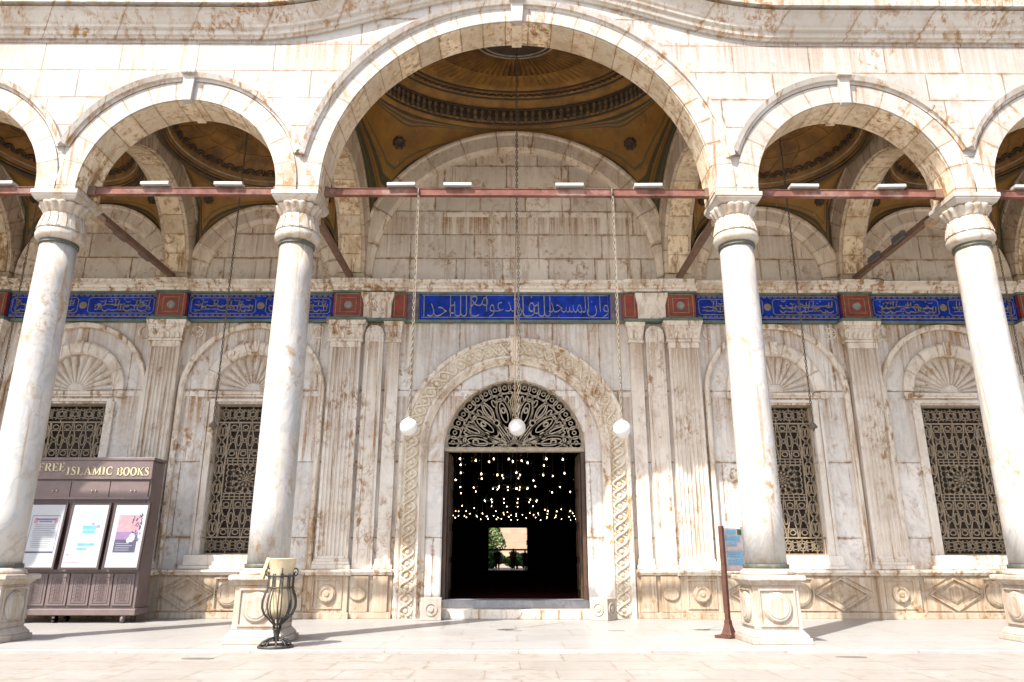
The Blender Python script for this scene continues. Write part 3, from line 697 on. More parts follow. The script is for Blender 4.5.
for r, w in ((.20, .026), (.42, .018), (1.44, .018)): m.strip(semi(0, fz, r, 40), w, fy0, fy1)
fl = m.build('fanlight', 'fanlight_iron', FA)
m = MB(); m.box(-DR, DR, YW + .08, YW + .30, DZ - .05, DZ + .065); m.build('transom', 'fanlight_iron', fl, bevel=.01)
# open door leaves folded back into the reveal
for s in (-1, 1):
    m = MB(); a, b = sorted((s*1.78, s*1.66)); m.box(a, b, YW + .47, YW + 1.35, .40, 3.99)
    dl = m.build('door', 'door_wood', FA, bevel=.008)
    m = MB(); xi = s*1.66
    for zz in (.60, 1.40, 2.25, 3.10): a, b = sorted((xi, xi - s*.025)); m.box(a, b, YW + .57, YW + 1.25, zz, zz + .66)
    m.build('door_panel', 'door_wood', dl, bevel=.012)
    m = MB(); a, b = sorted((s*1.80, s*1.70)); m.box(a, b, YW + .10, YW + .46, .40, 3.99); m.build('door_frame', 'door_wood', FA, bevel=.008)
# steps
MB().box(-2.16, 2.16, YW - .46, YW - .05, 0, .215).build('door_step', 'trim_stone', FA, bevel=.02)
MB().box(-1.79, 1.79, YW - .12, YW + .60, .2165, .405).build('door_sill', 'sill_marble', FA, bevel=.02)
# wall arches over the cornice
for cx, r in [(0, 3.92)] + [(x, 1.62) for x in WX]:
    ro = 4.50 if r > 3 else 2.12; m = MB(); yb = YW + .13
    m.arch([(r, yb), (r, YW + .02), (r + .10, YW - .06), (ro - .10, YW - .06), (ro - .06, YW - .12), (ro, YW - .12), (ro, yb)], cx, 8.74, 56, leg=8.555); m.build('wall_arch', 'wall_arch_stone', FA, origin=(cx, YW, 8.76))

# ------------------------------------------------------------------ arcade and vaults
AR = thing('portico_arcade', (0, YC, 0), 'sunlit white stone arcade of round arches carrying a curving cornice and painted domes', 'arcade')
bump = lambda x: .6*(1 + cos(pi*min(1, abs(x)/5.6)))
out = [(19, 0), (19, 15.2), (-19, 15.2), (-19, 0), (-18.42, 0), (-18.42, ZS)]
for cx, r in ((-16.40, 2.0), (-11.60, R1), (-6.82, R1), (0, R0), (6.82, R1), (11.60, R1), (16.40, 2.0)):
    if cx > -16: out.append((cx - r, 8.425))
    out += [(cx + r*cos(pi - pi*i/40), ZS + r*sin(pi*i/40)) for i in range(41)]
    out.append((cx + r, 8.425 if cx < 16 else 0))
    if cx > 16: out.pop(); out += [(18.42, ZS), (18.42, 0)]
fix = []
for p in out:
    if p[1] < ZS - .0 and abs(p[0]) < 18.3 and p[1] > 1: p = (p[0], max(p[1], 8.425))
    if not fix or (abs(p[0] - fix[-1][0]) + abs(p[1] - fix[-1][1])) > 1e-4: fix.append(p)
MB().plate(fix, [], YA0, YA1).build('arcade_wall', 'arcade_stone', AR)
for cx, r in ((0, R0), (-6.82, R1), (6.82, R1), (-11.6, R1), (11.6, R1)):
    ro = 4.45 if r > 3 else 2.58
    lim = lambda q: math.acos(min(1, max(-1, q)))
    # inner ring slightly proud of the wall on the face and lining the soffit
    m = MB(); m.arch([(r - .012, YA0 - .035), (r + .40, YA0 - .035), (r + .40, YA0 + .01), (r + .01, YA0 + .01), (r + .01, YA1 - .01), (r + .40, YA1 - .01), (r + .40, YA1 + .03), (r - .012, YA1 + .03)], cx, ZS, 64, leg=8.43)
    W_ = '_wide' if r > 3 else ''
    m.build('arch_ring', 'arch_stone' + W_, AR, origin=(cx, YC, ZS))
    m = MB(); m.arch([(r - .030, YA0 + .012), (r - .011, YA0 + .012), (r - .011, YA1 + .034), (r - .030, YA1 + .034)], cx, ZS, 64, leg=8.432); m.build('arch_soffit', 'soffit_stone' + W_, AR, origin=(cx, YC, ZS))
    xl, xr = (4.375, 4.375) if r > 3 else ((6.82 - 4.385, 2.39) if abs(cx) < 8 else (2.39, 2.39))
    if cx < 0 and abs(cx) < 8: xl, xr = 2.39, 6.82 - 4.385
    if cx > 0 and abs(cx) < 8: xl, xr = 6.82 - 4.385, 2.39
    m = MB(); y = YA0; m.arch([(ro - .16, y + .01), (ro - .16, y - .045), (ro - .11, y - .06), (ro - .10, y - .11), (ro, y - .15), (ro, y + .01)], cx, ZS, 64, a0=lim((xr - .01)/(ro - .03)), a1=pi - lim((xl - .01)/(ro - .03)))
    m.build('hood_mould', 'cornice_stone', AR, origin=(cx, YC, ZS))
    k = .15 if r > 3 else .13; m = MB()
    m.loft([[(cx - a, y, z0), (cx + a, y, z0), (cx + b, y, z1), (cx - b, y, z1)] for y, a, b, z0, z1 in ((YA0 + .03, k*.75, k*.95, ZS + r - .085, ZS + ro - .05), (YA0 - .13, k*.75, k*.95, ZS + r - .085, ZS + ro - .05))])
    kk = m.build('keystone', 'arch_stone', AR, origin=(cx, YC, ZS), bevel=.015)
    MB().box(cx - k*.73, cx + k*.73, YA0 + .031, YA1 + .05, ZS + r - .083, ZS + r - .02).build('keystone_soffit', 'soffit_stone', kk, origin=(cx, YC, ZS), bevel=.012)
    MB().box(cx - k*1.15, cx + k*1.15, YA0 - .21, YA0 + .02, ZS + ro - .049, ZS + ro + .03).build('keystone_cap', 'cornice_stone', kk, bevel=.012)
# cornice following the curve
CO = [(-.01, 11.97), (.07, 11.97), (.09, 12.03), (.15, 12.06), (.17, 12.13), (.15, 12.17), (.16, 12.23), (.24, 12.28), (.26, 12.36), (.30, 12.42), (.36, 12.55), (.45, 12.72), (.52, 12.80), (.55, 12.80), (.55, 12.90), (.50, 12.91), (.46, 13.02), (.62, 13.10), (.62, 13.22), (-.01, 13.30)]
CO = [(p, 11.97 + (z - 11.97)*.62) for p, z in CO[:13]] + [(.52, 12.49), (.34, 12.495), (.34, 12.56), (.60, 12.565), (.62, 12.72), (.62, 13.2), (-.01, 13.3)]
CO = [(p if p < 0 else p*.74, z) for p, z in CO]
m = MB(); xs = [-19 + 38*i/150 for i in range(151)]
m.loft([[(x, YA0 - p, z + bump(x)) for p, z in CO] for x in xs]); m.build('cornice', 'cornice_stone', AR)
MB().box(-19, 19, YA0 + .02, YW + .12, 15.0, 15.6).build('roof_light_block', 'arcade_stone', AR)  # unseen flat slab added above the domes to keep light out
MB().box(-19, -18.42, YA1 + .01, YW - .01, 0, 15.0).box(18.42, 19, YA1 + .01, YW - .01, 0, 15.0).build('side_light_block', 'arcade_stone', AR)  # added out of view: solid ends that stop light leaking in sideways
# cross arches (span from column to facade)
yc2 = (YA1 + YW - .05)/2; rc = (YW - .05 - YA1)/2 - .22
for x in XC:
    for s in (-1, 1):
        cx = s*x; pts = []
        n = 40; m = MB()
        RG = lambda prof: [[(cx + w, yc2 + r*cos(pi*i/n), 8.77 + r*sin(pi*i/n)) for r, w in prof] for i in range(n + 1)]
        m.loft(RG([(rc - .03, -.27), (rc - .03, .27), (rc + .2, .27), (rc + .2, -.27)]))
        m2 = MB(); m2.loft(RG([(rc, -.36), (rc, .36), (rc + .62, .36), (rc + .62, .40), (rc + .74, .40), (rc + .74, -.40), (rc + .62, -.40), (rc + .62, -.36)]))
        # rotate into arch-local frame for the voussoir pattern: build with local XZ, turned 90 degrees
        for e in (-1, 1):
            ye = yc2 + e*(rc + .2); m.box(cx - .36, cx + .36, min(ye, ye - e*.2), max(ye, ye - e*.2) + (.16 if e > 0 else 0), 8.43 if e < 0 else 8.555, 8.80)
        M = Matrix.Translation((cx, yc2, 8.77)) @ Matrix.Rotation(-pi/2, 4, 'Z') @ Matrix.Translation((-cx, -yc2, -8.77))
        m.xf(M); m2.xf(M); o = m2.build('cross_arch', 'cross_side_stone', AR, origin=(cx, yc2, 8.77)); o.rotation_euler = (0, 0, pi/2)
        m.build('soffit_strip', 'cross_arch_stone', o, origin=(cx, yc2, 8.77))
# vault web (pendentives) and dome of each bay
def vault(cx, hx, rx, zr, A, B, ztop, nf):
    """bay half width hx, arch radius rx, ring height zr, ring semi-axes A, B"""
    y0_, y1_ = YA1 + .02, YW + .10; cy = (y0_ + y1_)/2; hy = (y1_ - y0_)/2
    N, K = 120, 18; vs = []; fs = []; uvs = []
    def edge(a):
        c, s = cos(a), sin(a); k = min(hx/abs(c) if abs(c) > 1e-6 else 1e9, hy/abs(s) if abs(s) > 1e-6 else 1e9)
        x, y = k*c, k*s
        if abs(abs(y) - hy) < 1e-4:
            q = abs(x); Rr = rx + .0
            z = 8.76 + sqrt(max(0, Rr*Rr - q*q))
        else:
            q = abs(y); Rr = rc + .66
            z = 8.76 + sqrt(max(0, Rr*Rr - q*q))
        return x, y, z
    for i in range(N):
        a = 2*pi*i/N + 1e-4; ex, ey, ez = edge(a)
        b = atan2(ey/hy*B, ex/hx*A); b = atan2(ey/hy, ex/hx); px, py = A*cos(b), B*sin(b)
        for k in range(K + 1):
            u = k/K; rise = 1 - (1 - u)**1.0
            z = zr + (ez - zr)*(u**1.55)
            w = u**.80
            vs.append((cx + px + (ex - px)*w, cy + py + (ey - py)*w, z)); uvs.append((i/N, u))
    for i in range(N):
        for k in range(K): a = i*(K + 1) + k; b = ((i + 1) % N)*(K + 1) + k; fs.append((a, b, b + 1, a + 1))
    m = MB(); m.add(vs, fs, True); o = m.build('vault', 'vault_paint', AR)
    ul = o.data.uv_layers.new(name='UVMap')
    for lp in o.data.loops: ul.data[lp.index].uv = uvs[lp.vertex_index]
    E = lambda k, z, n=96: [(cx + A*k*cos(2*pi*j/n), cy + B*k*sin(2*pi*j/n), z) for j in range(n)]
    def rings(prof, n=96, f=None):
        mm = MB(); mm.loft([E(k, z, n) for k, z in prof], True, False, False, True); return mm
    h = ztop - zr
    tube_ring = lambda m, k, z, r, n=96: m.tube([Vector(p) for p in E(k, z, n)], r, 6, True)
    if A > 3:
        dome = rings([(1.0, zr), (.985, zr + .02), (.985, zr + .06), (.955, zr + .09), (.94, zr + .56), (.90, zr + .64), (.87, zr + .78), (.80, zr + .86), (.80, zr + .90), (.74, zr + .97), (.55, zr + 1.03)]).build('dome', 'dome_amber', AR)
        rings([(.962, zr + .10), (.958, zr + .12), (.925, zr + .50), (.93, zr + .53)]).build('frieze_band', 'dome_dark', dome)
        nfl = nf; n = nfl*6; rr = []
        for i in range(9):
            k = .71 - .46*i/8; z0 = zr + .96 + (h - 1.02)*sin(pi/2*(i/8)); row = []
            for j in range(n):
                rid = abs(sin(nfl*pi*j/n)); kk = k*(1 + (.035*(1 - rid) if i == 0 else 0))
                row.append((cx + A*kk*cos(2*pi*j/n), cy + B*kk*sin(2*pi*j/n), z0 + .09*(1 - rid)*(.35 + .65*k/.71)))
            rr.append(row)
        m = MB(); m.loft(rr, True, False, False, False); m.build('fluted_crown', 'dome_flute', dome)
        m = MB(); m.loft([E(.25, zr + h - .05), E(.23, zr + h - .06), E(.22, zr + h - .02), E(.18, zr + h + .03), E(.10, zr + h + .03), E(.02, zr + h - .04)], True, True, False, True); m.build('rosette', 'dome_dark', dome)
        for k in (.265, .225): m = MB(); tube_ring(m, k, zr + h - .055, .028, 64); m.build('white_ring', 'dome_light', dome)
        m = MB(); n = 110
        for j in range(n):
            a = 2*pi*j/n; c = Vector((cx + A*.945*cos(a), cy + B*.945*sin(a), 0)); tg = Vector((-A*sin(a), B*cos(a), 0)).normalized(); nr = Vector((-tg.y, tg.x, 0))
            for dz, hgt, sh in ((.13, .17, 0), (.31, .17, .0)):
                p = c + Vector((0, 0, zr + dz)) + nr*(.02 + .10*(dz - .1)); wv = .062
                m.loft([[p + tg*(wv*q) + nr*.03 + Vector((0, 0, hgt*tz)), p - tg*(wv*q) + nr*.03 + Vector((0, 0, hgt*tz)), p - tg*(wv*q) - nr*.08 + Vector((0, 0, hgt*tz)), p + tg*(wv*q) - nr*.08 + Vector((0, 0, hgt*tz))] for tz, q in ((0, .5), (.5, .9), (.85, .6), (1, .15))])
        m.build('leaf_frieze', 'dome_relief', dome)
        m = MB()
        for k, z, r in ((.962, zr + .10, .035), (.945, zr + .30, .022), (.925, zr + .53, .03)): tube_ring(m, k, z, r)
        m.build('ring_moulding', 'dome_dark', dome)
        m = MB(); tube_ring(m, .865, zr + .79, .035); tube_ring(m, .79, zr + .91, .03)
        for j in range(96):
            a = 2*pi*j/96; c = Vector((cx + A*.825*cos(a), cy + B*.825*sin(a), zr + .83)); tg = Vector((-A*sin(a), B*cos(a), 0)).normalized(); nr = Vector((-tg.y, tg.x, 0))
            m.tube([c + tg*(.085*cos(q)) + nr*(.075*sin(q)) + Vector((0, 0, -.03*sin(q))) for q in [2*pi*i/8 for i in range(8)]], .027, 5, True)
        m.build('scroll_ring', 'dome_dark', dome)
    else:
        dome = rings([(1.0, zr), (.99, zr + .03), (.99, zr + .07), (.96, zr + .10), (.94, zr + .22), (.91, zr + .26)] + [(.90*cos(q), zr + .28 + (h - .28)*sin(q)) for q in [pi/2*i/10 for i in range(10)]] + [(.02, ztop)]).build('dome', 'dome_flute', AR)
        m = MB(); tube_ring(m, .985, zr + .05, .05); tube_ring(m, .965, zr + .13, .03); m.build('ring_moulding', 'dome_dark', dome)
        m = MB(); tube_ring(m, .925, zr + .25, .024); m.build('white_ring', 'dome_light', dome)
        m = MB(); n = 40
        for j in range(n):
            a = 2*pi*j/n; tg = Vector((-A*sin(a), B*cos(a), 0)).normalized(); c = Vector((cx + A*.885*cos(a), cy + B*.885*sin(a), zr + .36)); up = Vector((-.25*cos(a), -.25*sin(a), 1)).normalized()
            m.tube([c + tg*(.135*cos(q)) + up*(.16*sin(q)) for q in [pi*i/8 for i in range(9)]], .030, 5)
            m.tube([c + tg*(.07*cos(q)) + up*(.09*sin(q)) for q in [pi*i/6 for i in range(7)]], .022, 5)
        m.build('scallop_row', 'dome_dark', dome)
        m = MB()
        for q in (.62, .95, 1.2): tube_ring(m, .895*cos(q), zr + .275 + (h - .28)*sin(q), .018, 64)
        for j in range(20):
            a = 2*pi*j/20
            m.tube([(cx + A*.893*cos(q)*cos(a + .12*sin(6*q)), cy + B*.893*cos(q)*sin(a + .12*sin(6*q)), zr + .272 + (h - .28)*sin(q)) for q in [.2 + 1.1*i/12 for i in range(13)]], .014, 4)
        m.build('painted_ribs', 'dome_amber', dome)
    # medallions on the four pendentives
    for i, a in enumerate((pi/4, 3*pi/4, 5*pi/4, 7*pi/4)):
        ax = atan2(hy*sin(a)*1.0, hx*cos(a)*1.0); ex, ey, ez = edge(ax); b = atan2(ey/hy, ex/hx); u = .30
        def S(u, a2):
            ex, ey, ez = edge(a2); b = atan2(ey/hy, ex/hx); px, py = A*cos(b), B*sin(b); w = u**.8
            return Vector((cx + px + (ex - px)*w, cy + py + (ey - py)*w, zr + (ez - zr)*(u**1.55)))
        c = S(u, ax); du = S(u + .02, ax) - S(u - .02, ax); da = S(u, ax + .02) - S(u, ax - .02); nn = du.cross(da).normalized()
        if nn.dot(Vector((cx, cy, 6)) - c) < 0: nn = -nn
        e1 = du.normalized(); e2 = nn.cross(e1); R = .17 if A > 3 else .12
        m = MB(); m.loft([[c + nn*h_ + (e1*cos(2*pi*j/16) + e2*sin(2*pi*j/16))*R*k*(1 + .12*cos(pi*j)) for j in range(16)] for k, h_ in ((1, -.03), (1, .035), (.75, .06), (.3, .03))])
        m.build('medallion', 'dome_dark', o)
vault(0, 4.06, 4.02, 13.40, 3.95, 2.42, 14.54, 84)
for bx in BAYS:
    for s in (-1, 1): vault(s*bx, 2.02, 2.02, 11.22, 1.92, 2.22, 12.35, 28)
for s in (-1, 1): MB().box(*sorted((s*14.4, s*18.4)), YA1 + .02, YW, 11.4, 11.6).build('end_ceiling', 'dome_amber', AR)

# ------------------------------------------------------------------ columns
def column(x, label, rz=0.):
    c = thing('marble_column', (x, YC, 0), label, 'column', 'marble columns of the portico')
    m = MB(); sq = lambda h, z: [(x - h, YC - h, z), (x + h, YC - h, z), (x + h, YC + h, z), (x - h, YC + h, z)]
    m.loft([sq(.51, 0), sq(.51, .10)]); m.loft([sq(.48, .1005), (sq(.47, .14)), sq(.42, .20), sq(.41, .22)])
    m.loft([sq(.40, .2205), sq(.39, .93)]); m.loft([sq(.405, .9305), sq(.415, .96), sq(.46, 1.01), sq(.50, 1.02), sq(.50, 1.09), sq(.47, 1.105)])
    p = m.build('pedestal', 'pedestal_stone', c, bevel=.012)
    m = MB()
    for k in range(4):
        q = MB(); y = YC - .40
        q.strip([(x - .30, .29), (x + .30, .29), (x + .30, .87), (x - .30, .87)], .045, y - .022, y + .02, True)
        q.disc(x, .58, .25, y - .05, y + .02, 36, .035); q.disc(x, .58, .19, y - .062, y - .04, 36, .015)
        q.xf(Matrix.Translation((x, YC, 0)) @ Matrix.Rotation(k*pi/2, 4, 'Z') @ Matrix.Translation((-x, -YC, 0))); m.add(q.v, q.f)
    m.build('panel_boss', 'pedestal_stone', p)
    m = MB(); m.lathe([(.46, 1.1055), (.465, 1.13), (.45, 1.17), (.41, 1.19), (.40, 1.21)], 48, (x, YC, 0)); m.build('column_base', 'pedestal_stone', c)
    m = MB(); m.lathe([(.385, 1.2105), (.395, 1.22), (.395, 1.275), (.385, 1.285)], 48, (x, YC, 0)); m.build('collar', 'ring_green', c)
    m = MB(); m.lathe([(.360, 1.28), (.360, 2.2), (.357, 3.6), (.349, 5.2), (.336, 6.6), (.328, 7.36)], 56, (x, YC, 0)); m.build('shaft', 'column_marble', c)
    m = MB(); m.lathe([(.335, 7.345), (.355, 7.35), (.36, 7.375), (.34, 7.385), (.352, 7.40), (.352, 7.42), (.335, 7.43)], 48, (x, YC, 0)); m.build('collar', 'ring_green', c)
    # capital: bulging ring, leaf-cut bell, scalloped crown, square abacus
    m = MB(); m.lathe([(.34, 7.425), (.40, 7.445), (.44, 7.50), (.445, 7.56), (.425, 7.62), (.425, 7.64)], 56, (x, YC, 0))
    n = 16; sc = lambda r, z, a: r*(1 + .055*(abs(cos(n/2*a)) - .5)*(1 if z < 8.0 else 2.0))
    m.lathe([(.425, 7.64), (.415, 7.70), (.385, 7.80), (.358, 7.90), (.35, 7.98)], 128, (x, YC, 0), sc)
    m.lathe([(.35, 7.98), (.36, 8.03), (.40, 8.10), (.445, 8.16), (.45, 8.19), (.41, 8.22)], 128, (x, YC, 0), sc)
    cp = m.build('capital', 'capital_stone', c)
    for k in range(n):
        m = MB()
        a = 2*pi*(k + .5)/n; e = Vector((cos(a), sin(a), 0)); tt = Vector((-sin(a), cos(a), 0)); o = Vector((x, YC, 0))
        m.loft([[o + e*(r + .018) + tt*w + Vector((0, 0, z)), o + e*(r + .018) - tt*w + Vector((0, 0, z)), o + e*(r - .03) - tt*w + Vector((0, 0, z)), o + e*(r - .03) + tt*w + Vector((0, 0, z))] for r, w, z in ((.422, .045, 7.65), (.395, .05, 7.79), (.368, .038, 7.90), (.358, .012, 7.97))])
        m.build('leaf', 'capital_stone', cp)
    m = MB(); m.loft([sq(.39, 8.215), sq(.41, 8.235), sq(.45, 8.30), sq(.455, 8.325)]); m.loft([sq(.468, 8.3255), sq(.468, 8.42)]); m.build('abacus', 'pedestal_stone', c, bevel=.012)
    return c
LAB = {-4.43: 'sunlit marble column behind the wire bin, left of the doorway', 4.43: 'sunlit marble column beside the brown sign, right of the doorway',
       -9.20: 'marble column in front of the brown bookcase at the left edge', 9.20: 'marble column at the far right, partly hiding the last window grille',
       -14.0: 'marble column beyond the left edge of the view', 14.0: 'marble column beyond the right edge of the view'}
for x in (-4.43, 4.43, -9.2, 9.2, -14., 14.): column(x, LAB[x])

# ------------------------------------------------------------------ tie beams, floodlights
XS = [-14., -9.2, -4.43, 4.43, 9.2, 14.]
BL = ['rusty red tie beam at far left, over the bay left of the bookcase column', 'rusty red tie beam between the bookcase column and the bin column', 'long rusty red tie beam spanning the wide middle arch, lamp chains tied to it',
      'rusty red tie beam between the sign column and the next column right', 'rusty red tie beam at far right, beyond the rightmost whole column']
for i, (a, b) in enumerate(zip(XS, XS[1:])):
    tb = thing('tie_beam', ((a + b)/2, YC, 8.58), BL[i], 'tie beam', 'red tie beams across the arches')
    m = MB(); m.box(a + .30, b - .30, YC - .055, YC + .055, 8.52, 8.535); m.box(a + .30, b - .30, YC - .055, YC + .055, 8.665, 8.68); m.box(a + .30, b - .30, YC - .04, YC + .04, 8.5355, 8.6645); m.build('beam', 'beam_red', tb, bevel=.004)
    for e in (a + .45, b - .45):
        m = MB(); m.box(e - .12, e + .12, YC - .07, YC + .07, 8.50, 8.70)
        m.build('beam_shoe', 'tie_brown', tb, bevel=.006)
TL = {-9.2: 'brown cross tie running back from the bookcase column to the facade', -4.43: 'brown cross tie running back from the bin column to the facade', 4.43: 'brown cross tie running back from the sign column to the facade', 9.2: 'brown cross tie running back from the far right column to the facade',
      -14.: 'brown cross tie at the far left edge', 14.: 'brown cross tie at the far right edge'}
for x in XS:
    s = 1 if x > 0 else -1; xo = x
    ct = thing('cross_tie', (x, 16.2, 8.7), TL[x], 'tie beam', 'brown cross ties to the facade')
    m = MB(); m.box(xo - .07, xo + .07, YA1 + .9, YW - .30, 8.57, 8.70); m.build('tie_bar', 'tie_brown', ct, bevel=.006)
    m = MB(); m.box(xo - .085, xo + .085, YC + .3, YA1 + 1.0, 8.46, 8.61); m.build('timber_end', 'tie_wood', ct, bevel=.01)
    for yy in (15.7, 16.9):
        m = MB()
        if abs(x) > 5: m.box(xo - .17, xo - .075, yy, yy + .5, 8.60, 8.76)
        else: m.box(xo - .02, xo + .02, yy, yy + .02, 8.55, 8.57)
        m.build('lamp_box' if abs(x) > 5 else 'clip', 'flood_grey', ct, bevel=.01)
FLD = [(-10.6, 'over the bay at the far left edge'), (-7.42, 'left one in the bin column bay'), (-5.92, 'right one in the bin column bay'), (-2.38, 'leftmost over the middle arch'), (-1.22, 'just left of the long chain'), (1.08, 'just right of the long chain'),
       (2.70, 'rightmost over the middle arch'), (5.92, 'left one in the bay right of the sign'), (7.72, 'right one in that bay, nearer the last column'), (10.55, 'over the bay at the far right edge')]
for i, (x, w) in enumerate(FLD):
    f = thing('floodlight', (x, YC, 8.69), 'white floodlight on the red beam, ' + w, 'floodlight', 'white floodlights on the tie beams')
    m = MB(); m.box(x - .29, x + .29, YC - .13, YC + .07, 8.705, 8.775); tl = random.uniform(-.02, .02)
    m.xf(Matrix.Translation((x, YC, 8.75)) @ Matrix.Rotation(tl, 4, 'Y') @ Matrix.Translation((-x, -YC, -8.75))); m.build('housing', 'flood_white', f, bevel=.01)
    m = MB()
    for e in (-.2, .2): m.box(x + e - .02, x + e + .02, YC - .05, YC + .05, 8.681, 8.715)
    m.build('bracket', 'flood_grey', f)

cb = thing('cable', (11., YW - .2, 8.6), 'thin dark cable sagging along the stone cornice at the right, above the blue band', 'cable')
m = MB(); m.tube([(9.75 + 3.4*i/20, YW - .12 - .03*sin(i), 8.60 + .05*sin(pi*i/20*2.2) + (.09 if i < 2 else 0)) for i in range(21)], .014, 6); m.build('wire', 'rail_black', cb)
# ------------------------------------------------------------------ hanging lamps
def chain(m, x, y, z0, z1, L, w, r):
    n = int((z1 - z0)/(L*.8)); st = (z1 - z0)/n
    for i in range(n):
        c = z0 + (i + .5)*st; pts = []
        for k in range(8):
            a = 2*pi*k/8; u = w*cos(a); v = L*.5*sin(a)
            pts.append((x + (u if i % 2 else 0), y + (0 if i % 2 else u), c + v))
        m.tube(pts, r, 4, True)
def globe(x, y, z, r, ztop, label, dark_from=None):
    g = thing('globe_lamp', (x, y, z), label, 'globe lamp', 'white globe lamps on long chains')
    m = MB(); m.lathe([(.001, -r)] + [(r*sin(pi*i/16), -r*cos(pi*i/16)) for i in range(1, 15)] + [(r*.32, r*.93)], 32, (x, y, z)); m.build('globe', 'globe_glass', g)
    m = MB(); m.lathe([(r*.36, r*.86), (r*.38, r*1.0), (r*.22, r*1.12), (.02, r*1.25)], 20, (x, y, z)); m.build('lamp_cap', 'chain_steel', g)
    m = MB()
    if dark_from is None: chain(m, x, y, z + r*1.2, ztop, .085, .020, .008); m.tube([(x + .03, y, z + r*1.2), (x + .02, y, ztop)], .007, 5)
    else: chain(m, x + .035, y, z + r*1.2, dark_from, .10, .026, .011)
    m.build('chain', 'chain_steel', g)
    if dark_from is not None: m = MB(); m.tube([(x - .045, y, z + r*1.15), (x - .05, y, (z + dark_from)/2), (x - .03, y, dark_from)], .014, 6); m.build('cord', 'tie_wood', g)
    if dark_from is not None:
        m = MB(); chain(m, x, y, dark_from, ztop, .10, .024, .012); m.build('upper_chain', 'chain_dark', g)
    else:
        m = MB(); m.tube([(x, YC + .0 + .085*cos(a), 8.58 + .115*sin(a)) for a in [2*pi*i/12 for i in range(12)]], .02, 6, True); m.build('chain_knot', 'chain_dark', g)
globe(-2.02, YC - .09, 3.72, .165, 8.48, 'white globe lamp on a steel chain over the left side of the carved door arch')
globe(1.95, YC - .09, 3.69, .165, 8.48, 'white globe lamp on a steel chain over the right side of the carved door arch')
globe(.03, 16.4, 4.20, .195, 14.62, 'white globe lamp on the long middle chain, in front of the iron fanlight', 9.0)
for x, lab in ((-6.80, 'thin dark chain with a small hook hanging before the window behind the bin column'), (6.72, 'thin dark chain with a small hook hanging before the window right of the sign'),
               (-11.75, 'thin dark chain hanging at the far left before the bookcase window'), (11.72, 'thin dark chain hanging at the far right before the last window')):
    h = thing('hanging_chain', (x, 16.4, 4.2), lab, 'chain', 'lampless chains in the side bays')
    m = MB(); chain(m, x, 16.4, 4.35, 12.33, .10, .020, .010); m.build('chain', 'chain_dark', h)
    m = MB(); m.lathe([(.015, .15), (.03, .12), (.09, .04), (.09, 0), (.03, -.02), (.02, -.07)], 16, (x, 16.4, 4.2)); m.build('hook', 'chain_dark', h)

# ------------------------------------------------------------------ stone blocks by the door
for x, rz, lab in ((-1.95, radians(4), 'square stone block with a carved roundel at the left foot of the door'), (2.05, radians(-38), 'square stone block with carved roundels turned cornerwise at the right foot of the door')):
    yb = YW - .66; b = thing('stone_block', (x, yb, 0), lab, 'stone block', 'stone blocks flanking the door')
    m = MB(); m.box(x - .24, x + .24, yb - .2, yb + .2, 0, .49); m.build('block', 'pedestal_stone', b, bevel=.015)
    m = MB()
    for k in range(4):
        q = MB(); q.ring(x, .25, .13, .13, .035, yb - (.22 if k % 2 == 0 else .26), yb - .18, 24); q.disc(x, .25, .075, yb - (.225 if k % 2 == 0 else .265), yb - .18, 20)
        q.xf(Matrix.Translation((x, yb, 0)) @ Matrix.Rotation(k*pi/2, 4, 'Z') @ Matrix.Translation((-x, -yb, 0))); m.add(q.v, q.f)
    m.build('roundel', 'pedestal_stone', b); b.rotation_euler.z = rz

